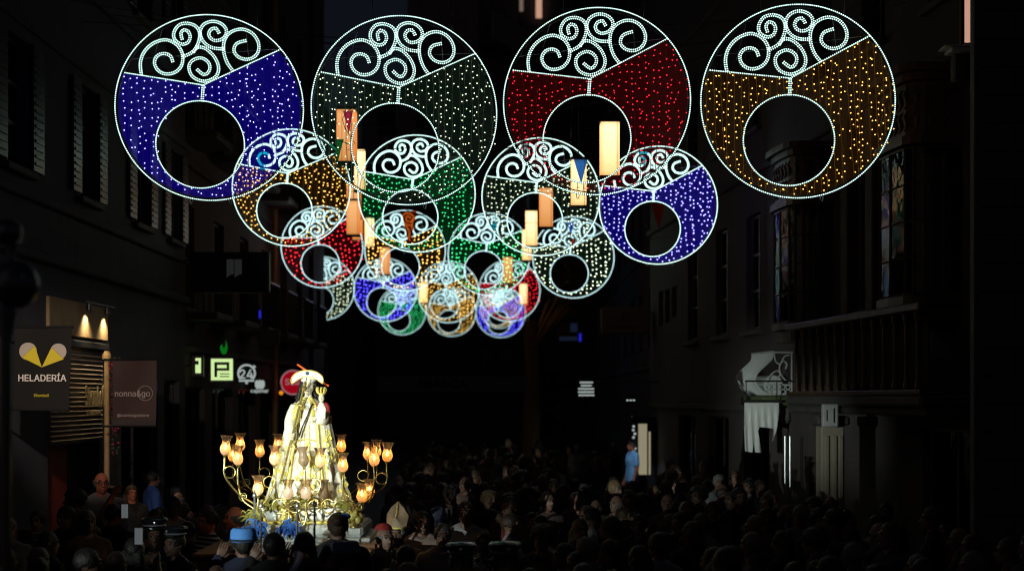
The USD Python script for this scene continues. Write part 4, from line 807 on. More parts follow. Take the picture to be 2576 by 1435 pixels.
# ------------------------------------------------------------------ the statue
st = thing('pilgrim_statue', 'white-robed crowned pilgrim statue with gold staff and child on the float', 'statue', (FX, FY, FZ))
def shell(profile, n=72, fold=0.0, nf=15, a0=0, a1=2 * PI, seed=0, thick=0.0):
    """robe surface: profile rows (z, rx, ry, cx, cy); folds grow towards the hem"""
    P = np.array(profile, float); zz = np.linspace(P[0, 0], P[-1, 0], 46); Q = np.stack([np.interp(zz, P[:, 0], P[:, k]) for k in range(1, 5)], 1)
    for _ in range(2): Q[1:-1] = (Q[:-2] + 2 * Q[1:-1] + Q[2:]) / 4
    a = np.linspace(a0, a1, n + 1); full = abs(a1 - a0 - 2 * PI) < 1e-6
    if full: a = a[:-1]
    h = (zz[-1] - zz) / (zz[-1] - zz[0])
    fo = fold * h[:, None] ** 1.2 * (np.sin(a * nf + 1.3 * np.sin(3 * a + seed)) + .4 * np.sin(a * nf * 2.3 + seed))[None]
    x = Q[:, 2:3] + (Q[:, 0:1] + fo) * np.cos(a); y = Q[:, 3:4] + (Q[:, 1:2] + fo) * np.sin(a)
    v = np.stack([x, y, np.repeat(zz[:, None], len(a), 1)], -1); m = len(a); k = np.arange(m if full else m - 1)
    f = np.array([[i * m + j, i * m + (j + 1) % m, (i + 1) * m + (j + 1) % m, (i + 1) * m + j] for i in range(45) for j in k])
    return v, f
robe_p = [(0.0, .345, .30, 0, 0), (.25, .29, .25, 0, 0), (.55, .215, .185, .0, 0), (.72, .155, .135, 0, 0), (.80, .150, .125, 0, 0), (.95, .155, .12, 0, 0), (1.03, .12, .09, 0, 0), (1.07, .05, .05, 0, 0), (1.10, .04, .042, 0, 0)]
rv, rf = shell(robe_p, 90, .011, 17)
obj('robe', (rv.reshape(-1, 3), rf), M['silk_white'], st, True)
cape_p = [(0.0, .44, .37, 0, .02), (.3, .35, .30, 0, .03), (.6, .275, .24, 0, .03), (.85, .225, .19, 0, .03), (1.0, .195, .15, 0, .03), (1.05, .13, .12, 0, .03), (1.08, .07, .08, 0, .02)]
A0, A1 = math.radians(-62), math.radians(242)
cv, cf = shell(cape_p, 110, .013, 14, A0, A1, 2.0)
obj('cape', [(cv.reshape(-1, 3), cf), (cv.reshape(-1, 3) * [.985, .985, 1] , cf[:, ::-1])], M['silk_white'], st, True)
for e in (0, -1):
    obj('cape_border', [tube(cv[:, e] + [0, -.004, 0], .019, 7), tube(cv[:, 4 if e == 0 else -5] * [1.01, 1.01, 1], .006, 5)], M['gold'], st)
obj('cape_hem', [tube(cv[1] * [1.01, 1.01, 1], .009, 6), tube(cv[4] * [1.01, 1.01, 1], .005, 5)], M['gold'], st)
obj('robe_hem', [tube(np.vstack([rv[1], rv[1][:1]]) * [1.015, 1.015, 1], .008, 6), tube(np.vstack([rv[5], rv[5][:1]]) * [1.02, 1.02, 1], .004, 5)], M['gold'], st)
obj('robe_front_band', [tube(rv[2:34, j] * [1.02, 1.03, 1], .005, 6) for j in (66, 70)] , M['gold'], st)
obj('overskirt_edge', tube([(math.cos(a) * .205, math.sin(a) * .18 - .002, .625 + .05 * math.cos(a * 2 + PI) ) for a in np.linspace(PI * 1.12, PI * 1.88, 24)], .007, 6), M['gold'], st)
# raised gold vines and blossoms on robe and cape
def vines(surf, cols, rows_, count, seed, s):
    rg = np.random.default_rng(seed); out = []; n1 = surf.shape[1]
    def P(i, j, off=.004):
        i = min(max(i, 0), 44.99); j = min(max(j, 0), n1 - 1.01); a, b = int(i), int(j); p = surf[a, b] * (1 - (i - a)) + surf[a + 1, b] * (i - a); q = surf[a, b + 1] * (1 - (i - a)) + surf[a + 1, b + 1] * (i - a)
        r = p * (1 - (j - b)) + q * (j - b); k = np.hypot(r[0], r[1]); return r * [1 + off / k, 1 + off / k, 1]
    for _ in range(count):
        i0, j0 = rg.uniform(*rows_), rg.uniform(*cols); sg_ = rg.choice([-1, 1]); R0 = rg.uniform(.7, 1.4) * s; ph = rg.uniform(0, 2 * PI)
        th = np.linspace(0, 3.6 * PI * .75, 20); rr = R0 * (1 - th / th[-1] * .85); out.append(tube([P(i0 + 1.25 * r_ * math.sin(sg_ * t + ph), j0 + r_ * math.cos(sg_ * t + ph)) for r_, t in zip(rr, th)], .0024, 4))
        for k in range(3):
            a = rg.uniform(0, 2 * PI); c = P(i0 + 1.3 * R0 * math.sin(a), j0 + R0 * math.cos(a), .005); out.append(ball(c, rg.uniform(.005, .010), 1, (1, .5, 1.1)))
        if rg.random() < .5:
            c = P(i0, j0, .006); out += [ball(c + np.array([.012 * math.cos(a), 0, .014 * math.sin(a)]), .011, 1, (1, .5, 1)) for a in np.arange(0, 2 * PI, 1.26)]
    return out
obj('robe_embroidery', vines(rv, (52, 84), (3, 26), 36, 3, 1.7), M['gold_thread'], st, kind='stuff')
obj('cape_embroidery', vines(cv, (1, 22), (3, 30), 20, 4, 2.2) + vines(cv, (88, 109), (3, 32), 22, 5, 2.2), M['gold_thread'], st, kind='stuff')
# shoulder mantle with gold fringe
mp = [(.885, .222, .20, 0, .012), (.95, .212, .178, 0, .012), (1.01, .178, .142, 0, .012), (1.06, .09, .085, 0, .01), (1.085, .055, .06, 0, 0)]
mv, mf = shell(mp, 80, .004, 11, math.radians(-72), math.radians(252), 1)
obj('mantle', [(mv.reshape(-1, 3), mf), (mv.reshape(-1, 3) * [.985, .985, 1], mf[:, ::-1])], M['silk_gold'], st, True)
obj('mantle_border', [tube(mv[3], .008, 6)] + [tube(mv[:, e], .015, 6) for e in (0, -1)], M['gold'], st)
obj('mantle_fringe', [tube([mv[1, j], mv[0, j] * [1.01, 1.01, 1] - [0, 0, .035 + .004 * (j % 3)]], .0045, 4) for j in range(0, 81)], M['gold'], st)
# head
def sculpt_head(s=1.0, loc=(0, 0, 0)):
    v, f = ball((0, 0, 0), 1, 4); x, y, z = v[:, 0].copy(), v[:, 1].copy(), v[:, 2].copy()
    X, Y, Z = x * .058, y * .068, z * .088
    X *= np.where(z < 0, 1 - .34 * z * z, 1); Y += np.where(z < -.3, .012 * (z + .3), 0)
    fr = np.clip(-y, 0, 1)
    g = lambda cx, cz, sx, sz: np.exp(-((x - cx) / sx) ** 2 - ((z - cz) / sz) ** 2) * (y < 0)
    Y -= .016 * g(0, -.12, .12, .20) + .006 * g(0, .08, .09, .16) + .006 * g(0, -.47, .26, .07) + .008 * g(0, -.78, .26, .14)
    Y += .008 * (g(.36, .08, .22, .12) + g(-.36, .08, .22, .12)) + .004 * g(0, -.56, .3, .05)
    Y -= .004 * (g(.36, .28, .3, .06) + g(-.36, .28, .3, .06))
    return np.stack([X, Y, Z], 1) * s + np.asarray(loc), f
HC = np.array([0.004, -.022, 1.195])
obj('head', [sculpt_head(1.0, HC), tube([HC + [0, .015, -.05], (0, 0, 1.05)], [.034, .045], 12)], M['ivory_face'], st, True)
obj('eyes', [ball(HC + [s * .0205, -.0590, .006], .0085, 2, (1.25, .5, .55)) for s in (-1, 1)] + [tube(spline([HC + [s * .010, -.0655, .021], HC + [s * .022, -.0640, .026], HC + [s * .035, -.055, .020]], 4), .0022, 5) for s in (-1, 1)], M['eye_dark'], st)
obj('lips', [ball(HC + [0, -.0655, -.043], .010, 2, (1.3, .4, .42))], M['red_cloth'], st)
cl = []; rg = np.random.default_rng(21)
for k in range(46):
    a = rg.uniform(math.radians(-28), math.radians(208)); L = rg.uniform(.17, .27); ph = rg.uniform(0, 6); q = np.arange(0, 1.001, 1 / 22)
    rr = .066 + .028 * q; x0 = rr * 1.0 * np.cos(a) * (1 + .35 * q); y0 = rr * np.sin(a) + .0
    cl.append(tube(np.stack([HC[0] + x0 + .009 * np.cos(q * 26 + ph), HC[1] + .012 + y0 + .009 * np.sin(q * 26 + ph), HC[2] + .055 - L * q], 1), .011 - .004 * q, 6))
cl.append(ball(HC + [0, .018, .018], .078, 3, (.93, .95, 1.05)))
hv, hf = cat_([cl[-1]]); 
cut = m3.Manifold(m3.Mesh(vert_properties=np.asarray(hv, np.float32), tri_verts=np.asarray(hf, np.uint32))) - m3.Manifold.cube((.104, .2, .3), True).translate((HC[0], HC[1] - .115, HC[2] - .075))
cl[-1] = cut
obj('hair', cl, M['hair_black'], st, True)
# crescent hat with brooch
hp = []
for i in range(25):
    t = i / 24; a = math.radians(200 - 220 * t); hp.append((math.cos(a) * .160, math.sin(a) * .098))
arc = sg.Polygon(hp + [(.10, .012), (.05, .032), (0, .038), (-.05, .032), (-.10, .012)])
hz_ = 1.262
obj('hat', xf(extrude(arc.buffer(.004), .03), (.004, -.105, hz_)), M['silk_white'], st, label='white upturned hat with a dark brooch')
obj('hat_crown', ball((.004, -.01, hz_ + .02), .085, 2, (1, 1, .7)), M['silk_white'], st)
obj('hat_trim', [tube([(x + .004, -.108, z + hz_) for x, z in hp], .007, 6), tube([(x + .004, -.108, z + hz_) for x, z in spline([(-.148, -.03), (-.09, .008), (-.05, .028), (0, .034), (.05, .028), (.09, .008), (.148, -.03)], 4)], .005, 5)], M['gold'], st)
obj('brooch', [ball((.004, -.112, hz_ + .068), .019, 2, (1, .5, 1))] + [ball((x, -.110, hz_ + .045), .006, 1) for x in (-.075, -.05, .06, .085)], M['blue_stone'], st)
obj('crossed_rod', [tube([(-.118, .06, 1.425), (.2, .05, 1.205)], .011, 8)], M['orange_lacquer'], st)
# right arm with staff
sA, sB = np.array([-.012, -.27, 1.17]), np.array([-.235, -.31, .235])
hd = sA + (sB - sA) * .50
obj('sleeve', [tube(spline([(-.125, -.03, 1.0), (-.165, -.11, .87), (-.155, -.2, .77), hd + [-.012, .05, .01]], 6), np.linspace(.052, .058, 19), 14), tube(spline([(-.15, -.21, .775), (-.155, -.2, .66), (-.165, -.19, .60)], 4), [.06, .066, .068, .066, .06, .052, .045, .035, .02], 12)], M['silk_white'], st, True)
obj('sleeve_cuff', [tube([hd + [-.02 + .055 * math.cos(a) * .8, .055, .058 * math.sin(a)] for a in np.arange(0, 2 * PI, .35)], .008, 6, closed=True), tube([(-.165, -.25, .70), (-.10, -.27, .60), (-.12, -.26, .55)], .012, 6)], M['gold'], st)
fing = [ball(hd + [-.018, .028, .0], .03, 2, (.9, .8, 1.1))]
ax = (sB - sA) / np.linalg.norm(sB - sA)
for i in range(4):
    c = hd + ax * (i * .017 - .026); fing.append(tube(spline([c + [-.030, .02, 0], c + [-.026, -.012, 0], c + [-.004, -.026, 0], c + [.020, -.012, 0], c + [.016, .008, 0]], 4), np.linspace(.0098, .0072, 17), 7))
fing.append(tube(spline([hd + [-.012, .03, .028], hd + [.012, .018, .038], hd + [.024, -.006, .03], hd + [.018, -.02, .02]], 4), np.linspace(.0105, .0078, 13), 7))
obj('right_hand', fing, M['ivory_face'], st, True)
kn = lathe([(0, 0), (.02, .005), (.03, .03), (.02, .055), (.012, .062), (.018, .075), (.014, .09), (.006, .105), (.008, .125), (0, .145)], 12)
kn = xf(kn, rx=.0, ry=.0); 
obj('staff', [tube([sB, sA], .0125, 8), xf(kn, tuple(sA - [0, 0, .02]), ry=.22), ball(sA + ax * .16, .022, 2), ball(sA + ax * .165 + [.02, .0, 0], .025, 2)], M['brass'], st)
obj('gourd', [ball(sA + ax * .17 + [.035, .02, -.01], .027, 2), ball(sA + ax * .14 + [.03, .02, .02], .016, 2)], M['brass'], st)
obj('ribbon', tube(spline([(.06, -.155, 1.03), (.02, -.19, .92), (-.03, -.21, .80), (-.06, -.25, .70)], 5), .009, 5), M['hair_black'], st)  # dark strip standing in for the staff shadow across the robe
# left arm and the child
obj('left_sleeve', tube(spline([(.125, -.03, 1.0), (.175, -.10, .88), (.155, -.18, .86), (.11, -.20, .875)], 6), np.linspace(.05, .04, 19), 12), M['silk_white'], st, True)
lf_ = [ball((.085, -.225, .88), .026, 2, (1.1, .7, .9))]
for i in range(5): lf_.append(tube(spline([(.08, -.235, .895 - i * .011), (.055, -.245, .897 - i * .011), (.04, -.235, .895 - i * .012)], 3), [.0088] * 4 + [.007] * 3, 6))
obj('left_hand', lf_, M['ivory_face'], st, True)
cvv, cff = shell([(.88, .058, .045, .145, -.20), (.95, .05, .045, .155, -.19), (1.01, .036, .032, .155, -.18), (1.045, .018, .018, .155, -.18)], 30, .004, 7)
ch = obj('child_figure', [(cvv.reshape(-1, 3), cff), tube(spline([(.18, -.19, 1.0), (.20, -.22, .96), (.19, -.245, .94)], 4), .013, 7), tube(spline([(.13, -.19, 1.0), (.11, -.22, .97), (.095, -.245, .98)], 4), .013, 7)], M['silk_white'], st, True)
obj('head', sculpt_head(.52, (.157, -.195, 1.08)), M['ivory_face'], ch, True)
obj('crown', [lathe([(.033, 0), (.037, .02), (.033, .022), (.031, .0)], 14, (.157, -.185, 1.115))] + [tube([(.155 + .035 * math.cos(a), -.185 + .035 * math.sin(a), 1.13), (.155 + .048 * math.cos(a), -.185 + .048 * math.sin(a), 1.165), (.155 + .043 * math.cos(a), -.185 + .043 * math.sin(a), 1.195)], [.008, .011, .002], 6) for a in np.arange(0, 2 * PI, PI / 4)], M['gold'], ch)
obj('red_mantle', [tube(spline([(.115, -.17, 1.01), (.16, -.14, 1.03), (.205, -.16, 1.0), (.215, -.18, .94)], 5), [.02] * 8 + [.03] * 8, 8)], M['red_cloth'], ch, True)

# ------------------------------------------------------------------ candle lamps on brass branches
def shade_profile(): return [(.012, .0), (.030, .006), (.046, .028), (.052, .052), (.049, .075), (.041, .098), (.037, .118), (.040, .142), (.050, .166), (.062, .183)]
def lamp(parent, p, lit=True, tilt=0.0):
    prof = np.array(shade_profile()); 
    a = obj('lamp_shade', xf(lathe(prof[:6], 22), p, ry=tilt), M['shade_frosted'] if lit else M['unlit_brown_shade'], parent, True)
    obj('clear_rim', xf([lathe(prof[5:], 22), tube([(.062 * math.cos(t), .062 * math.sin(t), .183) for t in np.arange(0, 2 * PI, .3)], .003, 5, closed=True)] if False else cat_([lathe(prof[5:], 22), tube([(.062 * math.cos(t), .062 * math.sin(t), .183) for t in np.arange(0, 2 * PI, .3)], .003, 5, closed=True)]), p, ry=tilt), M['shade_glass'] if lit else M['unlit_brown_shade'], a, True)
    if lit: obj('flame_bulb', xf(lathe([(0, .055), (.007, .06), (.0105, .075), (.008, .092), (.003, .108), (0, .113)], 10), p, ry=tilt), M['candle_flame_dim' if lit == 2 else 'candle_flame'], a, True)
    obj('cup', xf(lathe([(.0, -.03), (.012, -.03), (.014, -.012), (.024, -.004), (.024, .002), (.010, .004), (.010, .05), (0, .052)], 14), p, ry=tilt), M['brass'], a, True)
CA = {}
def cand(key, label, base, Yb):
    b = at(base[0], base[1], Yb); t = thing('candelabrum', label, 'candelabrum', tuple(b), group=None)
    obj('foot', [lathe([(.05, -.14), (.06, -.12), (.03, -.09), (.022, -.04), (.035, -.01), (.03, .02), (.015, .05), (0, .05)], 14)], M['brass'], t, True)
    obj('foot_leaves', [ball((.05 * math.cos(a), .05 * math.sin(a), -.06 + .03 * (i % 3)), .028, 1, (1, .5, 1.4)) for i, a in enumerate(np.arange(0, 2 * PI, .6))], M['gold'], t)
    CA[key] = (t, b)
cand('FL', 'front left brass candelabrum curling out from the float corner', (652, 1300), 15.25)
cand('BL', 'rear left brass candelabrum on the float behind the statue', (672, 1262), 16.55)
cand('FC', 'low front brass candelabrum at the statue hem', (722, 1285), 15.38)
cand('FR', 'front right brass candelabrum curling out from the float corner', (893, 1290), 15.3)
cand('BR', 'rear right brass candelabrum on the float behind the statue', (878, 1262), 16.55)
LP = [('FL', 565, 1143, 15.2, True, .10, 1), ('BL', 604, 1133, 16.5, True, .0, 0), ('BL', 585, 1160, 16.9, True, 0, 0), ('FL', 598, 1168, 15.3, True, .0, 0), ('BL', 653, 1149, 16.7, True, 0, 1), ('BL', 699, 1134, 16.9, True, 0, 0), ('FL', 690, 1168, 15.3, True, .03, 1), ('FC', 765, 1171, 15.3, False, -.12, 0), ('FC', 805, 1174, 15.3, True, 0, 1),
      ('BR', 858, 1136, 16.8, True, 0, 0), ('FR', 862, 1186, 15.3, True, 0, 0), ('BR', 925, 1155, 16.5, True, 0, 1), ('BR', 947, 1149, 16.8, True, 0, 0), ('FR', 941, 1171, 15.3, True, 0, 0), ('FR', 973, 1160, 15.5, True, .05, 1), ('FL', 649, 1244, 15.1, True, 0, 0), ('FC', 725, 1254, 15.2, 2, 0, 1), ('FC', 769, 1254, 15.2, 2, 0, 1), ('FC', 812, 1253, 15.45, False, 0, 0), ('FR', 910, 1262, 15.2, True, 0, 0), ('BR', 929, 1249, 16.3, True, 0, 0)]
for (key, u, v, Y, lit, tilt, loop) in LP:
    t, b = CA[key]; p = at(u, v, Y) - b; e = p + [-.03 * math.sin(tilt), 0, -.03]; o = np.array([0, 0, .02]); s = np.sign(p[0]) if abs(p[0]) > .05 else 1.0
    H = max(e[2], .02)
    if loop:  # a curl in the branch under the lamp
        rc = .055; c = e + [s * -.0 + -s * -rc, 0, -.20] if H > .35 else e + [-s * .1, 0, -.085]
        k = e + [0, 0, -.075]
        ang = np.linspace(0, 2 * PI, 14); curl = [e + np.array([s * -rc * (1 - math.cos(a)) * 1.0, 0, -.11 - rc * math.sin(a)]) for a in ang]
        pts = [o, o + [p[0] * .15, p[1] * .3, max(.05, H * .2)], o + [p[0] * .55, p[1] * .7, max(.02, H * .32)], e + [s * .012 - s * .05, 0, -.20]] + curl[6:] + curl[1:2] + [k + [0, 0, .02], e]
        pts = [o, o + [p[0] * .12, p[1] * .3, max(.04, H * .18)], o + [p[0] * .55, p[1] * .7, max(.02, H * .34)], e + [-s * .03, 0, -.22], e + [s * .006, 0, -.13], k, e]
        path = spline(pts, 6); ringc = e + [-s * .05, 0, -.135]
        br = [tube(path, .0095, 7), tube([ringc + [rc * math.cos(a), .006, rc * math.sin(a)] for a in np.arange(0, 2 * PI, .3)], .007, 6, closed=True)]
    else:
        path = spline([o, o + [p[0] * .2, p[1] * .3, H * .12], o + [p[0] * .75, p[1] * .8, max(.0, H * .3)], e + [0, 0, -.5 * min(H, .3)], e], 6); br = [tube(path, .0095, 7)]
        c2 = path[len(path) // 2]; sp_ = [c2 + np.array([r_ * math.cos(a) * s, .004, r_ * math.sin(a) + .035]) for a, r_ in zip(np.linspace(-PI / 2, 3 * PI, 24), np.linspace(.045, .012, 24))]; br.append(tube(sp_, .006, 5))
    obj('branch', br, M['brass'], t, True); lamp(t, p, lit, tilt)
# scrollwork of the low front candelabrum
t, b = CA['FC']
obj('scrollwork', [tube([at(u, 1272, 15.15) - b + [r_ * 1.0 * math.cos(a), 0, r_ * math.sin(a)] for a in np.linspace(.5, 5.9, 22)], .008, 6) for u, r_ in ((703, .07), (741, .06), (825, .065), (790, .055), (858, .06))], M['brass'], t, True)
# flowers at the float corners
def bouquet(u, v, Y, m, label, r, n, seed, drop=0.0):
    rg = np.random.default_rng(seed); c = at(u, v, Y); t = thing('bouquet', label, 'flowers', tuple(c)); pe = []
    for _ in range(n):
        d = rg.normal(0, 1, 3); d /= np.linalg.norm(d); d[1] = -abs(d[1]); p = d * r * rg.uniform(.3, 1) * [1, .7, .8]; a = rg.uniform(0, 2 * PI); L = rg.uniform(.03, .06)
        pe.append(tube(spline([p, p + [L * math.cos(a), -.01, L * .5 * math.sin(a)], p + [L * 1.7 * math.cos(a), -.005, L * .3 * math.sin(a) - .02 - drop]], 3), np.linspace(.013, .002, 7), 5))
    obj('petals', pe, M[m], t); obj('stems', [tube([(0, .02, -r), (x, 0, 0)], .006, 5) for x in (-.04, 0, .04)], M['leaf'], t)
bouquet(650, 1325, 14.95, 'flower_blue', 'blue ribbon flowers at the front left float corner', .10, 60, 1, .02)
bouquet(728, 1326, 14.9, 'flower_blue', 'blue ribbon flowers at the front of the float', .10, 50, 2, .04)
bouquet(638, 1296, 15.15, 'foliage_gold', 'gold-green foliage around the left candelabrum foot', .09, 60, 3)
bouquet(680, 1268, 15.4, 'foliage_gold', 'gold-green foliage at the left hem of the statue', .08, 50, 4)
bouquet(868, 1270, 15.4, 'foliage_gold', 'gold-green foliage at the right hem of the statue', .08, 40, 5)
bouquet(742, 1262, 15.45, 'foliage_gold', 'gold-green foliage under the front lamps', .08, 44, 6)
# ------------------------------------------------------------------ people
_sph = {}
def S_(c, r, sc=None, seg=12):
    if (seg) not in _sph: _sph[seg] = m3.Manifold.sphere(1.0, seg)
    s = _sph[seg].scale(tuple(np.array(sc or (1, 1, 1)) * r)); return s.translate(tuple(map(float, c)))
def hull(*a): return m3.Manifold.batch_hull(list(a))
def bone(a, ra, b, rb): return hull(S_(a, ra), S_(b, rb))
def finish(parts, edge=.05, it=6):
    m = m3.Manifold.batch_boolean(parts, m3.OpType.Add).refine_to_length(edge); mm = m.to_mesh()
    t = trimesh.Trimesh(mm.vert_properties[:, :3], mm.tri_verts, process=True)
    trimesh.smoothing.filter_taubin(t, .5, .53, it); return t
ARMS = {'down': [((.235, .02, 1.12), (.235, -.06, .87)), ((-.235, .02, 1.12), (-.235, -.06, .87))],
        'phone': [((.21, -.17, 1.20), (.07, -.33, 1.46)), ((-.21, -.17, 1.20), (-.07, -.33, 1.46))],
        'raise': [((.26, -.10, 1.56), (.16, -.22, 1.82)), ((-.235, .02, 1.12), (-.235, -.06, .87))],
        'clasp': [((.25, .0, 1.13), (.06, -.23, 1.08)), ((-.25, .0, 1.13), (-.06, -.23, 1.06))],
        'bear': [((.31, -.08, 1.22), (.20, -.06, 1.50)), ((-.235, .02, 1.12), (-.235, -.06, .87))]}
def torso(e):
    P = lambda x, y, z, r: S_((x, y, z), r + e)
    return [hull(*[P(s * .075, .005, .92, .105) for s in (-1, 1)], *[P(s * .075, .0, 1.10, .09) for s in (-1, 1)]),
            hull(*[P(s * .075, .0, 1.10, .09) for s in (-1, 1)], *[P(s * .085, .0, 1.28, .105) for s in (-1, 1)]),
            hull(*[P(s * .085, .0, 1.28, .105) for s in (-1, 1)], *[P(s * .15, .01, 1.40, .052) for s in (-1, 1)]),
            hull(*[P(s * .15, .01, 1.40, .052) for s in (-1, 1)], P(0, .015, 1.47, .06))]
def legs(e, top=.93):
    l = []
    for s in (-1, 1):
        l += [bone((s * .09, .0, top), .10 + e, (s * .10, -.01, .50), .062 + e), bone((s * .10, -.01, .50), .062 + e, (s * .10, .02, .09), .042 + e)]
    return l
def arms(pose, e, frac=1.0, lo=False):
    l = []
    for (el, wr), s in zip(ARMS[pose], (1, -1)):
        sh = np.array([s * .185, .01, 1.395]); el = np.array(el); wr = np.array(wr)
        if frac <= 1: k = sh + (el - sh) * frac; l.append(bone(sh, .056 + e, k, .045 + e))
        else: l += [bone(sh, .056 + e, el, .043 + e), bone(el, .043 + e, wr, .032 + e)]
    return l
def hand(el, wr, s, curl):
    el, wr = np.array(el), np.array(wr); d = wr - el; d /= np.linalg.norm(d); side = np.cross(d, [0, 1.0, .15]); side /= np.linalg.norm(side); n = np.cross(side, d); l = []
    pc = wr + d * .085
    l.append(hull(S_(wr, .026), *[S_(pc + side * q, .014) for q in (-.03, -.01, .01, .03)]))
    for i, q in enumerate((-.03, -.01, .01, .03)):
        L = (.062, .075, .078, .068)[i]; a = pc + side * q; b = a + d * L * .5 - n * L * .25 * curl; c = b + d * L * .4 - n * L * .5 * curl
        l += [bone(a, .0095, b, .0088), bone(b, .0088, c, .0075)]
    t = 1 if s > 0 else -1
    a = wr + d * .03 + side * .026 * t; b = a + d * .03 + side * .028 * t - n * .01; c = b + d * .03 - n * .015 * curl
    l += [bone(a, .012, b, .011), bone(b, .011, c, .009)]
    return l
def head_parts():
    l = [S_((0, .005, 1.632), 1, (.076, .096, .102), 20), hull(S_((0, -.045, 1.600), .056), S_((0, -.058, 1.540), .034), S_((.036, -.02, 1.555), .030), S_((-.036, -.02, 1.555), .030)),
         hull(S_((0, -.098, 1.622), .010, None, 8), S_((0, -.114, 1.590), .014, None, 8), S_((.012, -.098, 1.586), .010, None, 8), S_((-.012, -.098, 1.586), .010, None, 8)),
         hull(S_((.035, -.085, 1.648), .014, None, 8), S_((-.035, -.085, 1.648), .014, None, 8)), hull(S_((.014, -.094, 1.555), .010, None, 8), S_((-.014, -.094, 1.555), .010, None, 8)),
         hull(S_((0, -.083, 1.528), .016, None, 8), S_((0, -.07, 1.522), .016, None, 8))]
    for s in (-1, 1): l.append(hull(S_((s * .080, .012, 1.640), .013, (.6, 1, 1.6), 8), S_((s * .078, .006, 1.600), .010, (.6, 1, 1), 8)))
    l.append(bone((0, .02, 1.42), .058, (0, .01, 1.56), .052)); return l
_cache = {}
def part(key):
    if key in _cache: return _cache[key]
    k = key[0]
    if k == 'body':
        pose = key[1]; curl = .25 if pose == 'down' else .7
        l = torso(0) + legs(0) + arms(pose, 0, 2) + head_parts()
        for (el, wr), s in zip(ARMS[pose], (1, -1)): l += hand(el, wr, s, curl)
        for s in (-1, 1): l.append(hull(S_((s * .10, .03, .045), .042), S_((s * .11, -.13, .03), .028)))
        r = finish(l, .034, 5)
    elif k == 'top':
        pose, typ = key[1:]
        e = {'tshirt': .014, 'shirt': .016, 'jacket': .026, 'robe': .03}[typ]
        l = torso(e) + arms(pose, e, {'tshirt': .75}.get(typ, 2))
        if typ == 'jacket': l.append(hull(*[S_((s * .09, 0, z), r) for s in (-1, 1) for z, r in ((.80, .135), (1.1, .125))]))
        if typ in ('tshirt', 'shirt'): l.append(hull(*[S_((s * .085, .0, z), r) for s in (-1, 1) for z, r in ((.86, .12), (1.1, .108))]))
        if typ == 'robe':
            l.append(hull(*[S_((s * .10, 0, z), r) for s in (-1, 1) for z, r in ((.16, .17), (1.15, .13))]))
            l.append(hull(*[S_((s * .22, -.02, 1.02), .06) for s in (-1, 1)], *[S_((s * .16, .0, 1.39), .085) for s in (-1, 1)], S_((0, -.14, .95), .06), S_((0, .14, .95), .06)))
        l = m3.Manifold.batch_boolean(l, m3.OpType.Add) - S_((0, -.055, 1.54), .082)
        t = finish([l], .05, 3); v = t.vertices; nz = meshkit.fbm(v * [9, 9, 3.5], 3, 5) - .5
        t.vertices = v + t.vertex_normals * (nz[:, None] * .022); r = t
    elif k == 'trousers': r = finish(legs(.013) + [hull(*[S_((s * .08, .005, .93), .117) for s in (-1, 1)])], .07, 3)
    elif k == 'shoes': r = finish([hull(S_((s * .10, .035, .045), .05), S_((s * .112, -.14, .032), .036), S_((s * .10, .03, .10), .05)) for s in (-1, 1)], .06, 2)
    elif k == 'hair':
        st_ = key[1]; base = S_((0, .016, 1.645), 1, (.089, .104, .104), 24)
        face = hull(*[S_((s * .05, -.09, z), .032) for s in (-1, 1) for z in (1.50, 1.655)], *[S_((s * .05, -.17, z), .05) for s in (-1, 1) for z in (1.48, 1.66)])
        if st_ == 'bald': base = (base.scale((1.0, 1.0, .96)).translate((0, .004, .060))) ^ m3.Manifold.cube((.3, .3, .09), True).translate((0, .075, 1.60))
        if st_ == 'long': base = base + hull(S_((.055, .05, 1.60), .055), S_((-.055, .05, 1.60), .055), S_((.085, .06, 1.40), .045), S_((-.085, .06, 1.40), .045))
        if st_ == 'bun': base = base + S_((0, .12, 1.69), .05)
        if st_ == 'curly': base = base + S_((0, .02, 1.66), 1, (.125, .13, .115), 20)
        m = base - face - m3.Manifold.cube((.4, .3, .3), True).translate((0, -.09, 1.455)) if st_ != 'bald' else base - face
        t = finish([m], .022, 2); v = t.vertices; amp = {'curly': .04, 'long': .012}.get(st_, .014); fr = 26 if st_ == 'curly' else 38
        t.vertices = v + t.vertex_normals * ((meshkit.fbm(v * [fr, fr, fr * (.5 if st_ == 'long' else 1)], 3, 9)[:, None] - .45) * amp); r = t
    elif k == 'eyes': r = cat_([ball((s * .031, -.0835, 1.630), .0095, 1, (1.3, .6, .7)) for s in (-1, 1)] + [tube(spline([(s * .014, -.097, 1.652), (s * .032, -.095, 1.657), (s * .05, -.082, 1.650)], 3), .0035, 4) for s in (-1, 1)])
    elif k == 'police_cap':
        r = cat_([lathe([(.0, 1.70), (.094, 1.70), (.096, 1.735), (.118, 1.762), (.122, 1.772), (.10, 1.790), (0, 1.796)], 26, (0, .012, 0))])
    _cache[key] = r; return r
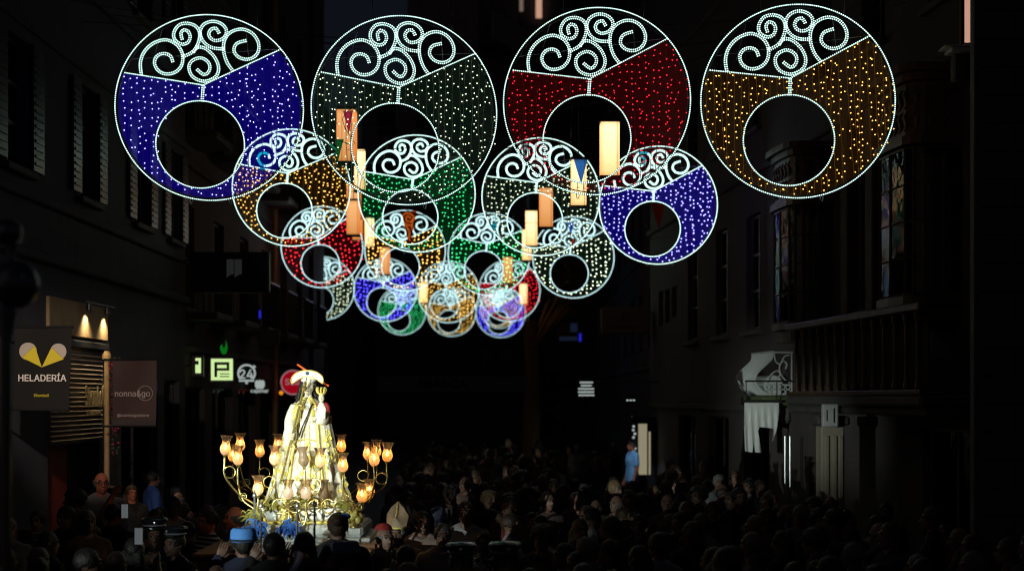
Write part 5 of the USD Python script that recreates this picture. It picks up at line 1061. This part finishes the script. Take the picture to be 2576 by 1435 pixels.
def person(label, x, y, h, rz=0, pose='down', skin='light', top=('tshirt', 'black'), legs_='black', hair=('short', 'black'), z0=0.0, hat=None, group=None, extra=None, base_h=1.735):
    s = h / base_h; t = thing('person', label, 'person', (x, y, z0), rz, group, s)
    obj('body', part(('body', pose)), M['skin_' + skin], t, True)
    if hair: obj('hair', part(('hair', hair[0])), M['hair_p_' + hair[1]], t, True)
    obj('eyes', part(('eyes',)), M['eye_dark'], t)
    obj({'tshirt': 'tshirt', 'shirt': 'shirt', 'jacket': 'jacket', 'robe': 'robe'}[top[0]], part(('top', pose, top[0])), M['cloth_' + top[1]], t, True)
    if top[0] != 'robe': obj('trousers', part(('trousers',)), M['cloth_' + legs_], t, True)
    obj('shoes', part(('shoes',)), M['cloth_black'], t, True)
    if hat == 'police':
        c = obj('peaked_cap', part(('police_cap',)), M['cap_visor'], t, 40)
        v = [hull(*[S_((.092 * math.sin(a), .012 - .092 * math.cos(a), 1.708), .004, None, 6) for a in np.linspace(-.9, .9, 7)], *[S_((.10 * math.sin(a), -.02 - .105 * math.cos(a), 1.690), .004, None, 6) for a in np.linspace(-.8, .8, 7)])]
        obj('visor', v, M['cap_visor'], c); obj('band', tube([(.0985 * math.cos(a), .012 + .0985 * math.sin(a), 1.722) for a in np.arange(0, 2 * PI, .3)], .008, 5, closed=True), M['cap_band'], c); obj('badge', ball((0, -.098, 1.748), .014, 1, (1, .5, 1.2)), M['silver'], c)
    if hat in ('cap_blue', 'cap_dull'):
        c = obj('round_cap', lathe([(.101, 1.655), (.108, 1.66), (.110, 1.72), (.104, 1.752), (.088, 1.768), (0, 1.772)], 30, (0, .012, 0)), M[hat], t, 35)
        obj('cap_band', [tube([(.111 * math.cos(a), .012 + .111 * math.sin(a), 1.672) for a in np.arange(0, 2 * PI, .25)], .010, 6, closed=True)], M['cloth_navy'], c); obj('button', ball((0, .012, 1.774), .010, 1), M[hat], c)
    if hat == 'mitre':
        pl = sg.Polygon([(-.098, 0), (.098, 0), (.115, .13), (.06, .215), (0, .268), (-.06, .215), (-.115, .13)])
        g = trimesh.creation.extrude_polygon(pl, .001, engine='earcut'); vs = []
        for sg_ in (-1, 1):
            P = np.array(pl.exterior.coords); P = resample(P, .02); n_ = len(P); ctr = np.array([[0, .12]])
            v3 = [np.array([p[0] * k, sg_ * (.095 * (1 - p[1] / .30) * math.sqrt(max(0, 1 - (p[0] * k / .125) ** 2)) + .004), p[1] * k + (1 - k) * .12]) for k in (1, .75, .5, .25, .01) for p in P]
            f3 = np.array([[i * n_ + j, i * n_ + (j + 1) % n_, (i + 1) * n_ + (j + 1) % n_, (i + 1) * n_ + j] for i in range(4) for j in range(n_)])
            vs.append((np.array(v3) + [0, .01, 1.665], f3 if sg_ < 0 else f3[:, ::-1]))
        c = obj('mitre', vs, M['mitre_silk'], t, True); obj('mitre_band', [tube([(.102 * math.cos(a), .012 + .102 * math.sin(a), 1.675) for a in np.arange(0, 2 * PI, .25)], .012, 6, closed=True), tube([(0, -.085, 1.68), (0, -.06, 1.80), (0, -.012, 1.925)], .007, 5)], M['gold'], c)
    if hat == 'skullcap': obj('skullcap', [lathe([(.088, 1.70), (.075, 1.735), (.045, 1.757), (0, 1.764)], 20, (0, .03, 0))], M['red_cloth'], t, True)
    for e in extra or ():
        if e == 'cross':
            for dx in ((.0,)): obj('chest_cross', [box(dx - .009, dx + .009, -.192, -.186, 1.08, 1.30), box(dx - .06, dx - .0095, -.192, -.186, 1.205, 1.223), box(dx + .0095, dx + .06, -.192, -.186, 1.205, 1.223)], M['cloth_brown'], t)
        if e == 'collar': obj('shirt_collar', [extrude(sg.Polygon([(-.055, 1.475), (.055, 1.475), (.0, 1.27)]), .008)], M['cloth_white'], t); UsdGeom.Xformable(t.GetChildren()[-1]).AddTranslateOp().Set(Gf.Vec3d(0, -.143, 0)); obj('tie', [extrude(sg.Polygon([(-.012, 1.45), (.012, 1.45), (.024, 1.27), (0, 1.2), (-.024, 1.27)]), .006)], M['cloth_black'], t); UsdGeom.Xformable(t.GetChildren()[-1]).AddTranslateOp().Set(Gf.Vec3d(0, -.151, 0))
        if e == 'stole': obj('stole', [tube(spline([(s * .08, .05, 1.46), (s * .095, -.09, 1.42), (s * .09, -.165, 1.2), (s * .085, -.175, .9)], 5), .03, 6) for s in (-1, 1)], M['cloth_navy'], t, True)
        if e == 'ribbon': obj('hair_ribbon', ball((-.06, .05, 1.715), .045, 2, (1, .8, .6)), M['cap_blue'], t, True)
        if e == 'glasses': obj('glasses', [tube([(s * .034 + .022 * math.cos(a), -.106, 1.628 + .018 * math.sin(a)) for a in np.arange(0, 2 * PI, .5)], .003, 4, closed=True) for s in (-1, 1)] + [tube([(s * .056, -.106, 1.63), (s * .086, .0, 1.635)], .003, 4) for s in (-1, 1)], M['lens_black'], t)
    return t
heroes = []
def hero(label, u, v, h, **k):
    z0 = k.pop('z0', 0.0); Y = (CZ - h - z0) * F / (v - HV); X = (u - CU) * Y / F
    hh = h; 
    if k.get('hat') in ('police', 'cap_blue', 'cap_dull'): hh = h * 1.735 / 1.79
    if k.get('hat') == 'mitre': hh = h * 1.735 / 1.93
    p = person(label, X, Y, hh, z0=z0, **k); heroes.append((u, v, Y, X)); return p, X, Y
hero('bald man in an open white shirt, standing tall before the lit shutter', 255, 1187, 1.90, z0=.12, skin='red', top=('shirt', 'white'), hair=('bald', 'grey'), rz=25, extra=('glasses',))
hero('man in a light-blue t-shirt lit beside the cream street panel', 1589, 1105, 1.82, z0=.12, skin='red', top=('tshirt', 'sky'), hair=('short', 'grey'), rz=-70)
hero('bishop in a tall pale mitre behind the clergy', 1001, 1260, 1.90, top=('robe', 'cream'), hair=('short', 'grey'), hat='mitre', rz=-15, skin='tan')
hero('cleric in a red skullcap and dark stole in front of the mitre', 968, 1322, 1.70, top=('robe', 'grey'), hat='skullcap', hair=('bald', 'grey'), rz=30, extra=('stole',))
hero('priest in a cream vestment with a dark cross, right of the mitre', 1062, 1286, 1.74, top=('robe', 'cream'), hair=('short', 'black'), extra=('cross',), skin='tan', rz=10, pose='clasp')
hero('grey-haired priest in a cream vestment before the man in the white shirt', 1113, 1318, 1.70, top=('robe', 'cream'), hair=('short', 'grey'), extra=('cross',), pose='clasp')
hero('man in a plain white shirt standing behind the two priests', 1170, 1262, 1.78, top=('shirt', 'white'), hair=('short', 'brown'))
hero('police officer in a shiny peaked cap, left of the two near the bottom middle', 1159, 1364, 1.80, top=('jacket', 'navy'), hat='police', hair=('short', 'black'), extra=('collar',))
hero('police officer in a shiny peaked cap, right of the two near the bottom middle', 1271, 1362, 1.85, top=('jacket', 'navy'), hat='police', hair=('short', 'black'), rz=15)
hero('dark-haired person in a mottled patterned top between the two peaked caps', 1216, 1338, 1.62, top=('tshirt', 'pattern'), hair=('short', 'black'), rz=-10)
hero('person in a white top with head turned, behind the right peaked cap', 1285, 1292, 1.70, top=('shirt', 'white'), hair=('bun', 'brown'), rz=75)
hero('person with big curly hair right of the peaked caps', 1362, 1326, 1.68, top=('tshirt', 'brown'), hair=('curly', 'brown'), rz=-20)
hero('fair-haired woman behind the man in the white shirt', 1229, 1238, 1.64, top=('jacket', 'black'), hair=('curly', 'blond'))
hero('man in a dark suit and white collar behind the clergy', 1131, 1222, 1.76, top=('jacket', 'navy'), hair=('short', 'grey'), extra=('collar',))
hero('bearer in a bright blue round cap at the left front of the float', 612, 1320, 1.82, top=('jacket', 'navy'), hat='cap_blue', hair=('short', 'black'), rz=195, pose='bear')
hero('bearer in a dull blue-grey round cap at the right front of the float', 872, 1352, 1.78, top=('jacket', 'navy'), hat='cap_dull', hair=('short', 'black'), rz=160, pose='bear')
hero('woman with dark hair in a bun and a blue ribbon in front of the float', 850, 1290, 1.88, top=('jacket', 'black'), hair=('bun', 'brown'), rz=185, extra=('ribbon',))
hero('dark-haired bearer between the blue cap and the float front', 690, 1340, 1.78, top=('jacket', 'black'), hair=('short', 'black'), rz=175, pose='bear')
hero('dark-haired bearer under the blue ribbon flowers at the float front', 766, 1338, 1.76, top=('jacket', 'black'), hair=('long', 'black'), rz=180, pose='bear')
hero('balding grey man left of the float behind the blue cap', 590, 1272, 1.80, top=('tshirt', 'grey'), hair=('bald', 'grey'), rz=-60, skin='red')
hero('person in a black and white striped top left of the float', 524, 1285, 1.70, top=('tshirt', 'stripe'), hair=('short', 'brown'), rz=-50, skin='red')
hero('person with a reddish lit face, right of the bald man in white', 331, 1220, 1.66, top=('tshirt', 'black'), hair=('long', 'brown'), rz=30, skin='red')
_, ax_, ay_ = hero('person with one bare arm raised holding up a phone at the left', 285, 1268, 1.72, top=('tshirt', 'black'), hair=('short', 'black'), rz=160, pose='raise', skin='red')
hero('police officer in a shiny peaked cap and dark uniform at the lower left', 388, 1300, 1.82, top=('jacket', 'navy'), hat='police', hair=('short', 'black'), rz=15, extra=('collar',))
hero('officer in a dark uniform with a white collar right of the left peaked cap', 438, 1322, 1.74, top=('jacket', 'navy'), hat='police', hair=('short', 'black'), rz=-35, extra=('collar',))
hero('person in a dark blue hooded top near the brown banner', 384, 1186, 1.75, top=('jacket', 'blue'), hair=('short', 'black'), rz=120)
hero('person filming with both hands at the lower left', 340, 1352, 1.70, top=('tshirt', 'black'), hair=('long', 'black'), rz=170, pose='phone')
hero('woman with blond hair standing left of the man in light blue', 1546, 1112, 1.66, z0=.12, top=('jacket', 'black'), hair=('long', 'blond'), rz=60)
hero('person with dark hair right of the man in light blue, against the cream panel', 1628, 1120, 1.70, top=('jacket', 'black'), hair=('short', 'black'), rz=10)
hero('pale-haired bystander far back at the right middle', 1452, 1116, 1.72, top=('tshirt', 'grey'), hair=('short', 'grey'), rz=-20)
# phones
def phone(label, u, v, Y, rz=0, lit=True, tl=.0):
    c = at(u, v, Y); t = thing('phone', label, 'phone', tuple(c), rz)
    obj('case', bbox(-.037, .037, -.004, .005, -.075, .075, .003), M['lens_black'], t); obj('screen', box(-.033, .033, -.0055, -.0045, -.068, .068), M['phone_screen' if lit else 'lens_black'], t)
phone('phone with a lit white screen held up at the lower left', 349, 1347, 13.2)
phone('small phone screen held up behind the left police officer', 314, 1284, 15.8)
# staffs carried before the float
for u, v, Y, m, lb in ((791, 1258, 14.5, 'lens_black', 'black processional staff with knobs before the float front'), (747, 1262, 14.6, 'silver', 'silver processional staff in the middle of the float front'), (640, 1236, 14.7, 'silver', 'silver processional staff, left of the pair at the left float corner'), (656, 1262, 14.6, 'silver', 'silver processional staff, right of the pair at the left float corner')):
    c = at(u, v, Y); L = c[2]; t = thing('processional_staff', lb, 'staff', (c[0], Y, 0))
    obj('shaft', lathe([(.0, .6), (.009, .6), (.009, L - .06), (.0, L - .06)], 8), M[m], t); obj('finial', lathe([(.0, L - .06), (.018, L - .05), (.022, L - .03), (.012, L - .01), (.006, L), (.0, L + .03)], 10), M[m], t, True)
    obj('knob', [lathe([(.0095, z), (.02, z + .012), (.0095, z + .024)], 10) for z in (L - .22, L - .42)], M['silver'], t, True)
c = at(757, 1408, 12.2); t = thing('horn', 'shiny curved horn bell among the bearers at the bottom', 'horn', tuple(c), rx=-35, ry=35)
obj('bell', [lathe([(.012, -.42), (.014, -.25), (.022, -.12), (.045, -.03), (.085, .02), (.088, .022), (.083, .018), (.042, -.035), (.018, -.125), (.010, -.25)], 28)], M['silver'], t, True); obj('rim', tube([(.087 * math.cos(a), .087 * math.sin(a), .022) for a in np.arange(0, 2 * PI, .2)], .004, 6, closed=True), M['brass'], t)
# the crowd
KIND = [('dark-haired onlooker in black', dict(top=('tshirt', 'black'), hair=('short', 'black'))), ('long-haired jacketed onlooker', dict(top=('jacket', 'black'), hair=('long', 'brown'))), ('grey-haired onlooker', dict(top=('tshirt', 'grey'), hair=('short', 'grey'), skin='tan')),
        ('filming onlooker', dict(top=('tshirt', 'navy'), hair=('short', 'brown'), pose='phone')), ('curly-haired onlooker', dict(top=('shirt', 'olive'), hair=('curly', 'black'))), ('balding onlooker', dict(top=('shirt', 'pink'), hair=('bald', 'grey'))),
        ('long-haired blond onlooker', dict(top=('tshirt', 'brown'), hair=('long', 'blond'))), ('onlooker with a bun', dict(top=('jacket', 'navy'), hair=('bun', 'black'), pose='clasp')), ('brown-haired onlooker in red', dict(top=('tshirt', 'red'), hair=('short', 'brown'), pose='clasp')), ('dark-haired onlooker in white', dict(top=('tshirt', 'white'), hair=('short', 'black'), skin='tan'))]
protoP = {}
def zone(u, v):
    a = 'below the ice-cream banner' if u < 230 else 'left of the float' if u < 560 else 'by the bearers' if u < 930 else 'around the clergy' if u < 1320 else 'right of the clergy' if u < 1800 else 'under the glazed bays' if u < 2200 else 'by the stone pier'
    d = 'near' if v > 1330 else 'midway' if v > 1200 else 'far back'
    return a, d
pl = []; CR = []
def topline(u): return np.interp(u, [0, 200, 420, 520, 560, 960, 1000, 1080, 1200, 1850, 1950, 2200, 2575], [1300, 1245, 1215, 1245, 1345, 1345, 1190, 1110, 1100, 1105, 1250, 1285, 1310])
tries = 0
while len(pl) < 250 and tries < 30000:
    tries += 1
    Y = 11.2 + 31 * R.random() ** 1.9; h = R.gauss(1.68, .08); h = min(max(h, 1.5), 1.84); u = R.uniform(-40, 2620); X = (u - CU) * Y / F; v = HV + (CZ - h) * F / Y
    if X < -5.25 or X > min(5.0, 6.72 - .09 * Y - .8) or v < topline(u): continue
    if abs(X - FX) < 1.5 and 14.2 < Y < 19: continue
    if any((X - a) ** 2 + (Y - b) ** 2 < .50 ** 2 for a, b in pl) or any((X - q[3]) ** 2 + (Y - q[2]) ** 2 < .50 ** 2 for q in heroes): continue
    if any(abs(u - q[0]) < 46 and Y < q[2] and v < q[1] + 85 for q in heroes): continue
    if 560 < u < 960 and Y < 14.8 and v < 1370: continue
    pl.append((X, Y)); k = R.randrange(len(KIND)); z, dd = zone(u, v)
    face = math.degrees(math.atan2(FX - X, -(FY - Y)))      # towards the statue
    rz = face + R.gauss(0, 25) if Y < 15.5 else R.gauss(0, 45)
    CR.append((k, z, dd, u, X, Y, h, rz, .12 if X < -4.9 or X > 3.6 else 0.0))
WORD = ['leftmost', 'second', 'third', 'fourth', 'fifth', 'sixth', 'seventh', 'eighth', 'ninth', 'tenth']
byg = {}
for q in CR: byg.setdefault((q[0], q[1], q[2]), []).append(q)
for (k, z, dd), l in byg.items():
    for i, q in enumerate(sorted(l, key=lambda q: q[3])):
        lab, a = KIND[k]; w = '' if len(l) == 1 else (' (leftmost of %d)' % len(l) if i == 0 else ' (%s of %d from left)' % (WORD[i], len(l)))
        lb = '%s %s %s%s' % (lab, dd, z, w); g = 'crowd of onlookers filling the street'
        if k not in protoP: protoP[k] = person(lb, q[4], q[5], q[6], rz=q[7], group=g, z0=q[8], **a)
        else: dup(protoP[k], (q[4], q[5], q[8]), q[7], lb, group=g, sc=q[6] / 1.735)
